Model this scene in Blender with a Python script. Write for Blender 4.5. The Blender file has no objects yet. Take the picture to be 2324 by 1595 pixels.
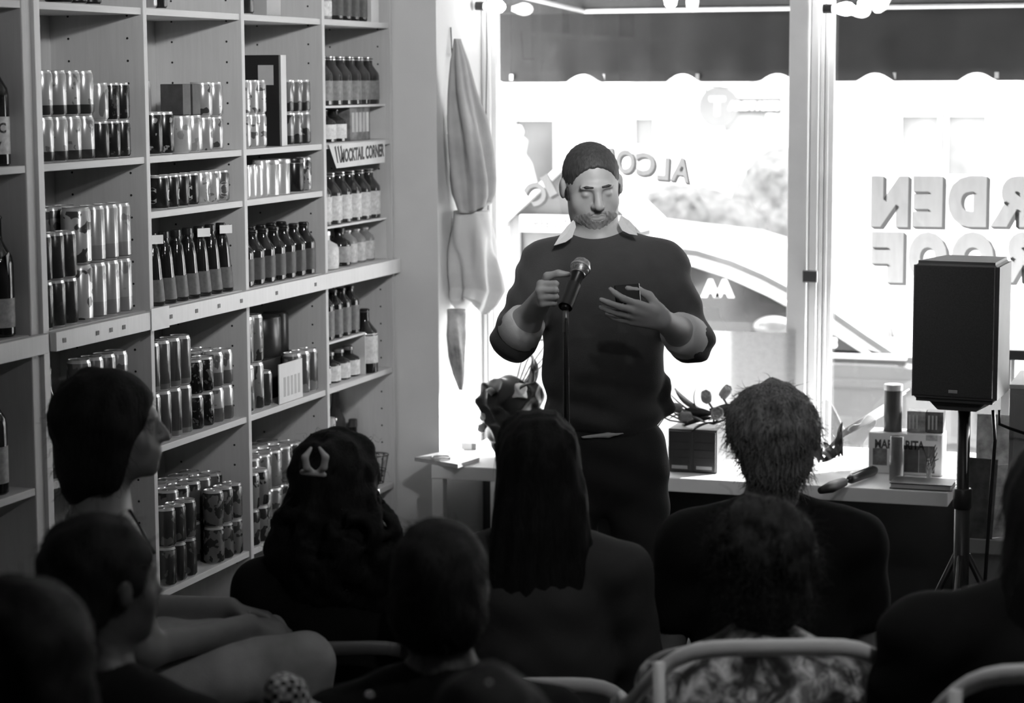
import bpy, bmesh, math, random
import numpy as np
from mathutils import Vector, Matrix
random.seed(7)
rng = np.random.default_rng(7)
C = bpy.context.scene.collection
SC = bpy.context.scene
PI = math.pi

# ------------------------------------------------------------------ camera (solved from the shelf lines of the photograph)
IMW, IMH = 2324, 1595
FPX, PITCH, YAW, ROLL, CAMH = 5030.6, math.radians(7.007), math.radians(18.32), math.radians(-.238), 2.05
_cy, _sy = math.cos(YAW), math.sin(YAW)
_cp, _sp = math.cos(PITCH), math.sin(PITCH)
R0 = np.array([_cy, _sy, 0.]); F0 = np.array([-_sy, _cy, 0.])
FWD = F0 * _cp + np.array([0, 0, -_sp]); U0 = F0 * _sp + np.array([0, 0, _cp])
RGT = R0 * math.cos(ROLL) + U0 * math.sin(ROLL); UPV = -R0 * math.sin(ROLL) + U0 * math.cos(ROLL)
CAM = np.array([0, 0, CAMH])
cam = bpy.data.cameras.new('camera'); camo = bpy.data.objects.new('camera', cam); C.objects.link(camo)
cam.sensor_fit = 'HORIZONTAL'; cam.sensor_width = 36.0; cam.lens = 36.0 * FPX / IMW
cam.clip_start = .05; cam.clip_end = 200
camo.matrix_world = Matrix(((RGT[0], UPV[0], -FWD[0], 0), (RGT[1], UPV[1], -FWD[1], 0), (RGT[2], UPV[2], -FWD[2], CAMH), (0, 0, 0, 1)))
cam.dof.use_dof = True; cam.dof.focus_distance = 6.5; cam.dof.aperture_fstop = 3.4
SC.camera = camo

# ------------------------------------------------------------------ world, lights, exposure
SC.view_settings.view_transform = 'Standard'; SC.view_settings.look = 'None'
SC.view_settings.gamma = 1; SC.view_settings.use_curve_mapping = False
SC.view_settings.exposure = 0.0
W = bpy.data.worlds.new('overcast_sky'); SC.world = W; W.use_nodes = True
_b = W.node_tree.nodes['Background']; _b.inputs[0].default_value = (1, 1, 1, 1); _b.inputs[1].default_value = 15.0
SC.cycles.max_bounces = 8; SC.cycles.diffuse_bounces = 4; SC.cycles.glossy_bounces = 3
SC.cycles.transmission_bounces = 6; SC.cycles.transparent_max_bounces = 12
SC.cycles.caustics_reflective = False; SC.cycles.caustics_refractive = False
SC.cycles.sample_clamp_indirect = 6.0
SC.cycles.use_light_tree = True
SUN = bpy.data.lights.new('sun', 'SUN'); SUN.energy = 26; SUN.angle = math.radians(1.0)
_so = bpy.data.objects.new('sun', SUN); C.objects.link(_so)
_so.rotation_euler = Vector((-.72, -.72, -.50)).to_track_quat('-Z', 'Y').to_euler(); _so.location = (12, 20, 14)
PEND = [(-.2, 3.5, 2.74, 28)]                                                   # ceiling pendant of the shop: x, y, z of the bulb, watts
TRACK = [((-.7, 4.1, 2.78), (-3.0, 6.6, 2.40), 125, 68), ((-.9, 4.5, 2.78), (-2.6, 7.6, 2.40), 130, 86)]   # track spots: place, aim, watts, cone

# ------------------------------------------------------------------ measuring helpers: photograph pixel <-> place
def ray(x, y): return FWD + RGT * ((x - 1162) / FPX) - UPV * ((y - 797.5) / FPX)
def onX(x, y, X): d = ray(x, y); return CAM + d * (X / d[0])
def onY(x, y, Y): d = ray(x, y); return CAM + d * (Y / d[1])
def onZ(x, y, z): d = ray(x, y); return CAM + d * ((z - CAMH) / d[2])
def atD(x, y, D): return CAM + ray(x, y) * D
def pj(p):
    d = np.array(p, float) - CAM; w = d @ FWD
    return 1162 + FPX * (d @ RGT) / w, 797.5 - FPX * (d @ UPV) / w
def pscale(p): return FPX / ((np.array(p, float) - CAM) @ FWD)

# ------------------------------------------------------------------ materials (all procedural, all grey: the photograph is black and white)
_mats = {}
def M(g=.5, rough=.6, metal=0., var=.08, scale=8., kind='plain', spec=.5, **kw):
    key = (round(g, 4), rough, metal, var, scale, kind, spec, tuple(sorted(kw.items())))
    if key in _mats: return _mats[key]
    m = bpy.data.materials.new(kind + '_%03d' % len(_mats)); _mats[key] = m
    m.use_nodes = True; nt = m.node_tree; N = nt.nodes; L = nt.links
    p = N['Principled BSDF']
    p.inputs['Roughness'].default_value = rough; p.inputs['Metallic'].default_value = metal
    p.inputs['Specular IOR Level'].default_value = spec
    if kw.get('sheen'): p.inputs['Sheen Weight'].default_value = kw['sheen']; p.inputs['Sheen Roughness'].default_value = .5
    if kw.get('coat'): p.inputs['Coat Weight'].default_value = kw['coat']; p.inputs['Coat Roughness'].default_value = .12
    tc = N.new('ShaderNodeTexCoord')
    def ramp(fac, stops, const=False):
        r = N.new('ShaderNodeValToRGB'); r.color_ramp.interpolation = 'CONSTANT' if const else 'LINEAR'
        e = r.color_ramp.elements
        while len(e) < len(stops): e.new(.5)
        for el, (pos, v) in zip(e, stops): el.position = pos; el.color = (v, v, v, 1)
        L.new(fac, r.inputs[0]); return r.outputs[0]
    def noise(sc, detail=4, rough_=.55, vec=None, dist=0):
        n = N.new('ShaderNodeTexNoise'); n.inputs['Scale'].default_value = sc; n.inputs['Detail'].default_value = detail
        n.inputs['Roughness'].default_value = rough_; n.inputs['Distortion'].default_value = dist
        L.new(vec or tc.outputs['Object'], n.inputs['Vector']); return n.outputs['Fac']
    def mapped(s, src='Object'):
        mp = N.new('ShaderNodeMapping'); mp.inputs['Scale'].default_value = s; L.new(tc.outputs[src], mp.inputs['Vector']); return mp.outputs[0]
    def mixc(fac, a, b, t='MIX'):
        x = N.new('ShaderNodeMix'); x.data_type = 'RGBA'; x.blend_type = t
        for s, v in ((0, fac), (6, a), (7, b)):
            if hasattr(v, 'is_linked') or hasattr(v, 'links'): L.new(v, x.inputs[s])
            elif s == 0: x.inputs[0].default_value = v
            else: x.inputs[s].default_value = (v, v, v, 1)
        return x.outputs[2]
    def bump(h, st, dist=.002):
        b = N.new('ShaderNodeBump'); b.inputs['Strength'].default_value = st; b.inputs['Distance'].default_value = dist
        L.new(h, b.inputs['Height']); L.new(b.outputs[0], p.inputs['Normal'])
    lo, hi = max(0, g * (1 - var)), min(1, g * (1 + var))
    col = None
    if kind == 'plain':
        col = ramp(noise(scale), [(.3, lo), (.7, hi)])
    elif kind == 'wood':
        v = mapped(kw.get('grain', (30, 2, 30)))
        n = noise(3, 6, .6, v, .6); col = ramp(n, [(.25, lo), (.75, hi)]); bump(n, .15)
    elif kind == 'plaster':
        n = noise(2.2, 5); f = noise(60, 3)
        col = ramp(n, [(.3, lo), (.7, hi)]); bump(f, .12, .003)
    elif kind == 'fabric':
        n = noise(scale, 3); w = noise(260, 2)
        col = ramp(n, [(.3, lo), (.7, hi)]); bump(w, .35, .002)
    elif kind == 'hair':
        v = mapped((90, 90, 14)); n = noise(2, 4, .6, v); col = ramp(n, [(.3, lo), (.7, hi)]); bump(n, .6, .004)
    elif kind == 'skin':
        n = noise(22, 4); col = ramp(n, [(.3, lo), (.7, hi)]); bump(noise(240, 2), .12, .001)
        p.inputs['Subsurface Weight'].default_value = .0
    elif kind == 'can':                       # printed can: body shade, a band round the foot, scattered print
        sz = N.new('ShaderNodeSeparateXYZ'); L.new(tc.outputs['Generated'], sz.inputs[0])
        z = sz.outputs[2]
        base = ramp(noise(14), [(.3, lo), (.7, hi)])
        if kw.get('pr') is not None:
            pn = noise(kw.get('ps', 30), 2, .5, mapped(kw.get('pm', (1, 1, 1))))
            msk = ramp(pn, [(0, 0), (kw.get('pt', .58), 0), (kw.get('pt', .58) + .02, 1)])
            base = mixc(msk, base, kw['pr'])
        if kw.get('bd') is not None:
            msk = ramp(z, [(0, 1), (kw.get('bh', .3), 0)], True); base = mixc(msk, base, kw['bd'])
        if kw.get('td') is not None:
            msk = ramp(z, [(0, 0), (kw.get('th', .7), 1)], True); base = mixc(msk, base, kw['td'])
        metalmask = ramp(z, [(0, 1), (.03, 0), (.93, 1)], True)
        col = mixc(metalmask, base, .62)
    elif kind == 'check':
        ck = N.new('ShaderNodeTexChecker'); ck.inputs['Scale'].default_value = scale
        ck.inputs[1].default_value = (kw['a'],) * 3 + (1,); ck.inputs[2].default_value = (kw['b'],) * 3 + (1,)
        L.new(tc.outputs['Object'], ck.inputs[0]); col = ck.outputs[0]
    elif kind == 'floral':
        n = noise(9, 3, .55, None, 1.2); w = noise(26, 3, .6, None, .8)
        a = ramp(n, [(.44, .06), (.5, .45), (.56, .85)]); b = ramp(w, [(.42, .25), (.6, 1)])
        col = mixc(1.0, a, b, 'MULTIPLY')
    elif kind == 'tile':
        br = N.new('ShaderNodeTexBrick'); br.inputs['Scale'].default_value = scale
        br.inputs[1].default_value = (lo,) * 3 + (1,); br.inputs[2].default_value = (hi,) * 3 + (1,); br.inputs[3].default_value = (g * .5,) * 3 + (1,)
        L.new(tc.outputs['Object'], br.inputs[0]); col = br.outputs[0]
    L.new(col, p.inputs['Base Color'])
    return m

def glass(tint=1., rough=0., name='clear_glass', thick=False):
    key = ('glass', tint, rough, name, thick)
    if key in _mats: return _mats[key]
    m = bpy.data.materials.new(name); _mats[key] = m; m.use_nodes = True
    nt = m.node_tree; N = nt.nodes; L = nt.links; N.clear()
    out = N.new('ShaderNodeOutputMaterial')
    tr = N.new('ShaderNodeBsdfTransparent'); gl = N.new('ShaderNodeBsdfGlossy'); mx = N.new('ShaderNodeMixShader')
    nz = N.new('ShaderNodeTexNoise'); nz.inputs['Scale'].default_value = 3
    rp = N.new('ShaderNodeValToRGB'); rp.color_ramp.elements[0].color = (tint * .96,) * 3 + (1,); rp.color_ramp.elements[1].color = (tint,) * 3 + (1,)
    L.new(nz.outputs['Fac'], rp.inputs[0]); L.new(rp.outputs[0], tr.inputs[0])
    gl.inputs['Roughness'].default_value = max(rough, .02); gl.inputs[0].default_value = (.9, .9, .9, 1)
    lw = N.new('ShaderNodeLayerWeight'); pw = N.new('ShaderNodeMath'); pw.operation = 'POWER'; pw.inputs[1].default_value = 5
    ma = N.new('ShaderNodeMath'); ma.operation = 'MULTIPLY_ADD'; ma.inputs[1].default_value = .85; ma.inputs[2].default_value = .035
    L.new(lw.outputs['Facing'], pw.inputs[0]); L.new(pw.outputs[0], ma.inputs[0])
    L.new(ma.outputs[0], mx.inputs[0]); L.new(tr.outputs[0], mx.inputs[1]); L.new(gl.outputs[0], mx.inputs[2]); L.new(mx.outputs[0], out.inputs[0])
    return m

def paint(g, t=.5, name='glass_paint'):
    key = ('paint', g, t)
    if key in _mats: return _mats[key]
    m = bpy.data.materials.new(name); _mats[key] = m; m.use_nodes = True; nt = m.node_tree; N = nt.nodes; L = nt.links; N.clear()
    o = N.new('ShaderNodeOutputMaterial'); d = N.new('ShaderNodeBsdfDiffuse'); tr = N.new('ShaderNodeBsdfTranslucent'); mx = N.new('ShaderNodeMixShader'); mx.inputs[0].default_value = t
    nz = N.new('ShaderNodeTexNoise'); nz.inputs['Scale'].default_value = 25; rp = N.new('ShaderNodeValToRGB')
    rp.color_ramp.elements[0].color = (g * .85,) * 3 + (1,); rp.color_ramp.elements[1].color = (g * 1.1,) * 3 + (1,)
    L.new(nz.outputs['Fac'], rp.inputs[0]); L.new(rp.outputs[0], d.inputs[0]); L.new(rp.outputs[0], tr.inputs[0])
    L.new(d.outputs[0], mx.inputs[1]); L.new(tr.outputs[0], mx.inputs[2]); L.new(mx.outputs[0], o.inputs[0]); return m

def emit(strength, name='lit_bulb'):
    key = ('emit', strength, name)
    if key in _mats: return _mats[key]
    m = bpy.data.materials.new(name); _mats[key] = m; m.use_nodes = True
    nt = m.node_tree; N = nt.nodes; N.clear(); o = N.new('ShaderNodeOutputMaterial'); e = N.new('ShaderNodeEmission')
    nz = N.new('ShaderNodeTexNoise'); rp = N.new('ShaderNodeValToRGB'); rp.color_ramp.elements[0].color = (.9, .9, .9, 1)
    nt.links.new(nz.outputs['Fac'], rp.inputs[0]); nt.links.new(rp.outputs[0], e.inputs[0])
    e.inputs[1].default_value = strength; nt.links.new(e.outputs[0], o.inputs[0]); return m

# ------------------------------------------------------------------ objects
def link(name, data, parent=None):
    o = bpy.data.objects.new(name, data); C.objects.link(o)
    if parent is not None: o.parent = parent
    return o
def setm(me, m):
    if me.materials: me.materials[0] = m
    else: me.materials.append(m)
def obj(name, me, m, parent=None, loc=None, rot=None):
    if isinstance(me, bmesh.types.BMesh):
        d = bpy.data.meshes.new(name); me.to_mesh(d); me.free(); me = d
    if m is not None: setm(me, m)
    o = link(name, me, parent)
    if loc is not None: o.location = loc
    if rot is not None: o.rotation_euler = rot
    return o
def tag(o, label, cat, group=None):
    o['label'] = label; o['category'] = cat
    if group: o['group'] = group
    return o
def thing(name, label, cat, loc=(0, 0, 0), rotz=0, group=None):
    o = link(name, None); o.location = loc; o.rotation_euler = (0, 0, rotz); return tag(o, label, cat, group)
def struct(name, me, m, parent=None):
    o = obj(name, me, m, parent)
    if parent is None: o['kind'] = 'structure'
    return o
def dup(root, loc, rotz=None, label=None, group=None):
    r = root.copy(); C.objects.link(r); r.location = loc
    if rotz is not None: r.rotation_euler = (0, 0, rotz)
    if label: r['label'] = label
    if group: r['group'] = group
    for ch in list(root.children):
        c = ch.copy(); C.objects.link(c); c.parent = r
        for g in list(ch.children):
            d = g.copy(); C.objects.link(d); d.parent = c
    return r

# ------------------------------------------------------------------ shapes
def box(lo, hi, bev=0., bm=None, mat=None):
    b = bmesh.new() if bm is None else bm
    lo = np.array(lo, float); hi = np.array(hi, float); c = (lo + hi) / 2; s = hi - lo
    g = bmesh.ops.create_cube(b, size=1.0, matrix=Matrix.Translation(c) @ Matrix.Diagonal((*s, 1)))
    if bev > 0:
        es = list({e for v in g['verts'] for e in v.link_edges})
        g2 = bmesh.ops.bevel(b, geom=es, offset=min(bev, s.min() * .45), segments=2, affect='EDGES', profile=.6)
        vs = list({v for f in g2['faces'] for v in f.verts} | {v for v in g['verts'] if v.is_valid})
    else: vs = g['verts']
    if mat is not None: bmesh.ops.transform(b, matrix=mat, verts=vs)
    return b
def mesh_from(name, v, f, smooth=False):
    me = bpy.data.meshes.new(name); me.from_pydata([tuple(map(float, p)) for p in v], [], [tuple(int(i) for i in q) for q in f])
    if smooth: me.polygons.foreach_set('use_smooth', [True] * len(me.polygons))
    me.update(); return me
def lathe(prof, n=20, name='lathe', smooth=True, sharp=True):
    v = []; f = []; k = len(prof)
    for i in range(n):
        a = 2 * PI * i / n
        for r, z in prof: v.append((r * math.cos(a), r * math.sin(a), z))
    for i in range(n):
        j = (i + 1) % n
        for q in range(k - 1):
            f.append((i * k + q, j * k + q, j * k + q + 1, i * k + q + 1))
    f.append([i * k for i in range(n)][::-1]); f.append([i * k + k - 1 for i in range(n)])
    me = mesh_from(name, v, f, smooth)
    if smooth and sharp:
        try: me.set_sharp_from_angle(angle=math.radians(40))
        except Exception: pass
    return me
def tube(pts, r, n=8, close=False, name='tube', smooth=True, caps=True):
    pts = [np.array(p, float) for p in pts]; m = len(pts)
    rs = list(r) if hasattr(r, '__len__') else [r] * m
    v = []; f = []; up = np.array([0, 0, 1.]); last = None
    for i, p in enumerate(pts):
        t = pts[(i + 1) % m if close else min(i + 1, m - 1)] - pts[i - 1 if (i > 0 or close) else 0]
        t = t / (np.linalg.norm(t) + 1e-9)
        if last is None:
            a = np.cross(t, up); a = a if np.linalg.norm(a) > 1e-3 else np.cross(t, [1, 0, 0])
        else: a = last - t * (last @ t)
        a = a / (np.linalg.norm(a) + 1e-9); b = np.cross(t, a); last = a
        for k in range(n):
            an = 2 * PI * k / n; v.append(p + rs[i] * (a * math.cos(an) + b * math.sin(an)))
    for i in range(m if close else m - 1):
        j = (i + 1) % m
        for k in range(n): f.append((i * n + k, i * n + (k + 1) % n, j * n + (k + 1) % n, j * n + k))
    if caps and not close: f.append(list(range(n))[::-1]); f.append([(m - 1) * n + k for k in range(n)])
    return mesh_from(name, v, f, smooth)
def joinm(meshes, name='joined'):
    bm = bmesh.new()
    for me in meshes:
        bm.from_mesh(me)
    d = bpy.data.meshes.new(name); bm.to_mesh(d); bm.free()
    for me in meshes: bpy.data.meshes.remove(me)
    return d
def xform(me, loc=(0, 0, 0), rot=(0, 0, 0), scale=(1, 1, 1)):
    from mathutils import Euler
    me.transform(Matrix.Translation(loc) @ Euler(rot).to_matrix().to_4x4() @ Matrix.Diagonal((*scale, 1))); return me
def prism(poly, y0, y1, name='prism'):           # polygon in x,z pushed along y
    n = len(poly); v = [(x, y0, z) for x, z in poly] + [(x, y1, z) for x, z in poly]
    f = [list(range(n)), list(range(2 * n - 1, n - 1, -1))] + [(i, i + n, (i + 1) % n + n, (i + 1) % n) for i in range(n)]
    me = mesh_from(name, v, f); bm = bmesh.new(); bm.from_mesh(me); bmesh.ops.recalc_face_normals(bm, faces=bm.faces); bm.to_mesh(me); bm.free(); return me
def text_mesh(s, size, extrude=.001, offset=0., align='CENTER', sx=1.):
    cu = bpy.data.curves.new('txt', 'FONT'); cu.body = s; cu.size = size; cu.extrude = extrude; cu.offset = offset
    cu.align_x = align; cu.align_y = 'CENTER'; cu.resolution_u = 4
    o = bpy.data.objects.new('txt', cu); C.objects.link(o)
    dg = bpy.context.evaluated_depsgraph_get(); me = bpy.data.meshes.new_from_object(o.evaluated_get(dg))
    bpy.data.objects.remove(o); bpy.data.curves.remove(cu)
    for v in me.vertices: v.co.x *= sx
    return me                                     # text in the x,y plane, facing +z
def bend_text(me, r, z0, a0):                     # wrap a flat text round an upright cylinder of radius r, middle at angle a0
    for v in me.vertices:
        a = a0 + v.co.x / r; rr = r + v.co.z; v.co = (rr * math.cos(a), rr * math.sin(a), z0 + v.co.y)
    return me

# ------------------------------------------------------------------ smooth-union volumes -> one continuous surface (figures, hair, clothes)
def ell(c, r, rot=None, k=.02, op='add'):
    c = np.array(c, float); r = np.array(r, float); Rm = None
    if rot is not None:
        from mathutils import Euler
        Rm = np.array(Euler(rot).to_matrix())
    def fn(P):
        q = P - c
        if Rm is not None: q = q @ Rm
        a = np.sqrt(((q / r) ** 2).sum(-1)); b = np.sqrt(((q / r ** 2) ** 2).sum(-1)) + 1e-9
        return a * (a - 1) / b
    m = r.max() if Rm is not None else r
    return dict(fn=fn, lo=c - m, hi=c + m, k=k, op=op)
def cone(a, b, ra, rb, k=.02, op='add', flat=None):
    a = np.array(a, float); b = np.array(b, float); d = b - a; L2 = d @ d + 1e-12
    def fn(P):
        q = P - a
        t = np.clip((q @ d) / L2, 0, 1)
        w = q - t[..., None] * d
        if flat is not None: w = w * (1 + (np.array(flat) - 1))
        return np.sqrt((w ** 2).sum(-1)) - (ra + (rb - ra) * t)
    m = max(ra, rb) * 1.6
    return dict(fn=fn, lo=np.minimum(a, b) - m, hi=np.maximum(a, b) + m, k=k, op=op)
def chain(pts, rs, k=.015, **kw):
    return [cone(pts[i], pts[i + 1], rs[i], rs[i + 1], k, **kw) for i in range(len(pts) - 1)]
def volume(prims, vox, post=None, name='figure'):
    adds = [p for p in prims if p['op'] == 'add']
    lo = np.min([p['lo'] for p in adds], 0) - 4 * vox - .01; hi = np.max([p['hi'] for p in adds], 0) + 4 * vox + .01
    n = np.ceil((hi - lo) / vox).astype(int) + 1
    ax = [lo[i] + vox * np.arange(n[i]) for i in range(3)]
    D = np.full(n, .08, np.float32)
    for p in prims:
        pad = p['k'] + 3 * vox + (.03 if p['op'] == 'add' else 0)
        s = [slice(max(0, int((p['lo'][i] - pad - lo[i]) / vox)), min(n[i], int((p['hi'][i] + pad - lo[i]) / vox) + 2)) for i in range(3)]
        if any(q.stop <= q.start for q in s): continue
        P = np.stack(np.meshgrid(ax[0][s[0]], ax[1][s[1]], ax[2][s[2]], indexing='ij'), -1)
        d = p['fn'](P).astype(np.float32); A = D[s[0], s[1], s[2]]; k = p['k']
        if p['op'] == 'add':
            h = np.clip(.5 + .5 * (A - d) / k, 0, 1); D[s[0], s[1], s[2]] = A + (d - A) * h - k * h * (1 - h)
        elif p['op'] == 'sub':
            h = np.clip(.5 - .5 * (A + d) / k, 0, 1); D[s[0], s[1], s[2]] = A + (-d - A) * h + k * h * (1 - h)
        elif p['op'] == 'cut':                    # keep only what lies inside this primitive
            D2 = np.full_like(D, .08); D2[s[0], s[1], s[2]] = np.maximum(A, d); D = D2
    if post is not None:
        sh = D.shape
        P = np.stack(np.meshgrid(*ax, indexing='ij'), -1)
        band = np.abs(D) < .06
        D[band] = post(P[band], D[band])
    return nets(D, lo, vox, name)
def nets(D, lo, vox, name):
    ins = D < 0
    c = ins[:-1, :-1, :-1].astype(np.uint8)
    for i in (0, 1):
        for j in (0, 1):
            for k in (0, 1):
                if i + j + k: c = c + ins[i:ins.shape[0] - 1 + i, j:ins.shape[1] - 1 + j, k:ins.shape[2] - 1 + k]
    act = (c > 0) & (c < 8); I = np.argwhere(act)
    idx = np.full(act.shape, -1, np.int64); idx[act] = np.arange(len(I))
    cor = {}
    for i in (0, 1):
        for j in (0, 1):
            for k in (0, 1): cor[(i, j, k)] = D[I[:, 0] + i, I[:, 1] + j, I[:, 2] + k]
    acc = np.zeros((len(I), 3)); cnt = np.zeros(len(I))
    for a in cor:
        for x in range(3):
            if a[x] == 0:
                b = list(a); b[x] = 1; b = tuple(b); da, db = cor[a], cor[b]; m = (da < 0) != (db < 0)
                t = np.where(m, da / np.where(m, da - db, 1), 0)
                p = np.array(a, float)[None] + t[:, None] * np.eye(3)[x]
                acc += np.where(m[:, None], p, 0); cnt += m
    V = lo + vox * (I + acc / np.maximum(cnt, 1)[:, None])
    Fs = []
    for x in range(3):
        y, z = (x + 1) % 3, (x + 2) % 3
        s0 = [slice(None)] * 3; s1 = [slice(None)] * 3; s0[x] = slice(0, -1); s1[x] = slice(1, None)
        a = ins[tuple(s0)]; b = ins[tuple(s1)]
        E = np.argwhere(a != b); E = E[(E[:, y] > 0) & (E[:, z] > 0) & (E[:, y] < D.shape[y] - 1) & (E[:, z] < D.shape[z] - 1)]
        q = []
        for dy, dz in ((-1, -1), (0, -1), (0, 0), (-1, 0)):
            e = E.copy(); e[:, y] += dy; e[:, z] += dz; q.append(idx[e[:, 0], e[:, 1], e[:, 2]])
        q = np.stack(q, 1); fl = a[E[:, 0], E[:, 1], E[:, 2]]
        q[~fl] = q[~fl][:, ::-1]; Fs.append(q)
    Fq = np.concatenate(Fs); Fq = Fq[(Fq >= 0).all(1)]
    me = bpy.data.meshes.new(name)
    me.vertices.add(len(V)); me.vertices.foreach_set('co', V.astype(np.float32).ravel())
    me.loops.add(len(Fq) * 4); me.loops.foreach_set('vertex_index', Fq.astype(np.int32).ravel())
    me.polygons.add(len(Fq)); me.polygons.foreach_set('loop_start', np.arange(0, len(Fq) * 4, 4, dtype=np.int32))
    me.polygons.foreach_set('use_smooth', np.ones(len(Fq), bool)); me.update(calc_edges=True); me.validate()
    return me
def strands(roots, dirs, length, r, seg=5, curl=0., droop=.6, jitter=.3, name='strands', curlf=2.5):
    V = []; Fc = []
    for p, d in zip(roots, dirs):
        p = np.array(p, float); d = np.array(d, float) + rng.normal(0, jitter, 3); d /= np.linalg.norm(d) + 1e-9
        Ln = length * rng.uniform(.6, 1.3); ph = rng.uniform(0, 6.28); q = p.copy(); b0 = len(V)
        a = np.cross(d, [0, 0, 1.]); a = a / (np.linalg.norm(a) + 1e-6); b = np.cross(d, a)
        for s in range(seg + 1):
            t = s / seg; rr = r * (1 - .8 * t)
            o = q + curl * (a * math.cos(ph + curlf * 6.28 * t) + b * math.sin(ph + curlf * 6.28 * t)) * min(1, t * 3)
            for m in range(3): V.append(o + rr * (a * math.cos(2.094 * m) + b * math.sin(2.094 * m)))
            dd = d + np.array([0, 0, -droop * t]); dd /= np.linalg.norm(dd); q = q + dd * Ln / seg
        for s in range(seg):
            for m in range(3):
                i = b0 + s * 3; Fc.append((i + m, i + (m + 1) % 3, i + 3 + (m + 1) % 3, i + 3 + m))
    return mesh_from(name, V, Fc, True)
# ================================================================== the room
XS = -3.0; XB = -3.30                                   # shelf front and back planes
YW = 7.68; YG = 8.25; XJ = -2.83; ZC = .66              # pier face, window plane, jamb of the window bay, bench top height
CEIL = 2.95
WALLM = M(.62, .75, var=.05, kind='plaster')
struct('floor', box((-3.42, -2.1, -.1), (2.7, 8.3, 0)), M(.09, .55, var=.3, kind='wood', grain=(12, 1.2, 12)))
struct('ceiling', box((-3.42, -2.1, CEIL), (2.7, 8.35, CEIL + .1)), M(.55, .8, kind='plaster'))
struct('wall_left', box((-3.42, -2.1, 0), (-3.312, 8.35, CEIL)), WALLM)
struct('wall_right', box((2.6, -2.1, 0), (2.7, 8.35, CEIL)), M(.3, .8, kind='plaster'))
struct('wall_back', box((-3.312, -2.1, 0), (2.6, -2.0, CEIL)), M(.25, .8, kind='plaster'))
bm = box((-3.312, YW, 0), (XJ, 8.35, CEIL))             # pier beside the shelves
box((XJ, YG - .03, 2.68), (.9, 8.35, CEIL), bm=bm)      # header over the window
box((.9, YG - .03, 0), (2.6, 8.35, CEIL), bm=bm)
struct('wall_front', bm, WALLM)
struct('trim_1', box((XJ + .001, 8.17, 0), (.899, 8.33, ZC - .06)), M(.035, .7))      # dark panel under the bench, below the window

# ------------------------------------------------------------------ windows
FRM = M(.74, .5, var=.04)
def window(name, x0, x1, stile_l):
    z0, z1 = ZC - .055, 2.675
    b = box((x0, 8.19, z0), (x1, 8.31, z0 + .05), .004)
    box((x0, 8.19, z1 - .05), (x1, 8.31, z1), .004, b)
    w = obj(name, b, FRM); w['kind'] = 'structure'
    obj('stile', box((x0, 8.18, z0), (x0 + stile_l, 8.31, z1), .004), FRM, w)
    obj('stop_bead', box((x0 + stile_l, 8.205, z0), (x0 + stile_l + .016, 8.235, z1)), M(.8, .45), w)
    p = obj('pane', box((x0 + .01, 8.247, z0 + .02), (x1 - .01, 8.253, z1 - .02)), glass(.97, 0, 'window_glass'), w)
    return w, p
W1, PANE1 = window('window_1', XJ + .002, -1.61, .034)
W2, PANE2 = window('window_2', -1.488, .898, .012)
mu = obj('trim_2', box((-1.608, 8.10, ZC), (-1.535, 8.30, 2.675), .006), FRM); mu['kind'] = 'structure'
obj('mullion_bead', box((-1.534, 8.14, ZC), (-1.505, 8.29, 2.675), .004), FRM, mu)
obj('mullion_edge', box((-1.504, 8.17, ZC), (-1.490, 8.29, 2.675), .003), M(.82, .4), mu)
obj('latch', box((-1.545, 8.08, 1.30), (-1.49, 8.10, 1.345), .004), M(.4, .3, 1), mu)

# lettering painted on the glass, read from the street (so mirrored from inside)
LF, LS = paint(.34, .75), paint(.13, .7)
def glyph(ch, px0, px1, py0, py1, Y, parent, rot=0, bold=.085, sh=(.013, -.010), face=LF, shadow=LS):
    a = onY(px0, py1, Y); b = onY(px1, py0, Y); w, h = b[0] - a[0], b[2] - a[2]; c = (a + b) / 2
    me = text_mesh(ch, 1.0, .0, bold)
    co = np.array([v.co for v in me.vertices]); lo, hi = co.min(0), co.max(0); s = hi - lo; mid = (lo + hi) / 2
    cr, sr = math.cos(rot), math.sin(rot)
    for v in me.vertices:
        x = -(v.co.x - mid[0]) / s[0] * w; z = (v.co.y - mid[1]) / s[1] * h          # mirrored
        v.co = (c[0] + x * cr - z * sr, Y, c[2] + x * sr + z * cr)
    bm = bmesh.new(); bm.from_mesh(me); bmesh.ops.remove_doubles(bm, verts=bm.verts, dist=1e-5); V = []; F = []
    for e in bm.edges:                                   # painted block shadow: outline edges swept to the lower right
        if len(e.link_faces) != 1: continue
        p, q = e.verts[0].co, e.verts[1].co; n = Vector((-(q - p).z, 0, (q - p).x)); m_ = (p + q) / 2
        if n.dot(e.link_faces[0].calc_center_median() - m_) > 0: n = -n
        if n.x * sh[0] + n.z * sh[1] <= 0: continue
        k = len(V); o_ = Vector((sh[0], .0004, sh[1])); V += [p, q, q + o_, p + o_]; F.append((k, k + 1, k + 2, k + 3))
    bm.free(); obj('letter', me, face, parent)
    if F: obj('letter_shadow', mesh_from('shadow', V, F), shadow, parent)
YL = 8.2545
for ch, a, b, c_, d, r in [('A', 1524, 1566, 358, 412, -.12), ('L', 1492, 1518, 358, 408, -.06), ('C', 1444, 1486, 346, 398, 0), ('O', 1398, 1440, 340, 394, .05),
                           ('H', 1356, 1394, 338, 388, .15), ('O', 1312, 1352, 348, 398, .3), ('L', 1274, 1306, 366, 414, .42), ('I', 1236, 1254, 396, 446, .5), ('C', 1196, 1238, 412, 464, .6)]:
    glyph(ch, a, b, c_, d, YL, W1, r, .03, (.009, -.008), paint(.36, .75), paint(.14, .7))
for ch, a, b in [('N', 1976, 2062), ('E', 2070, 2140), ('D', 2150, 2240), ('R', 2247, 2338)]: glyph(ch, a, b, 400, 514, YL, W2)
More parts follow.
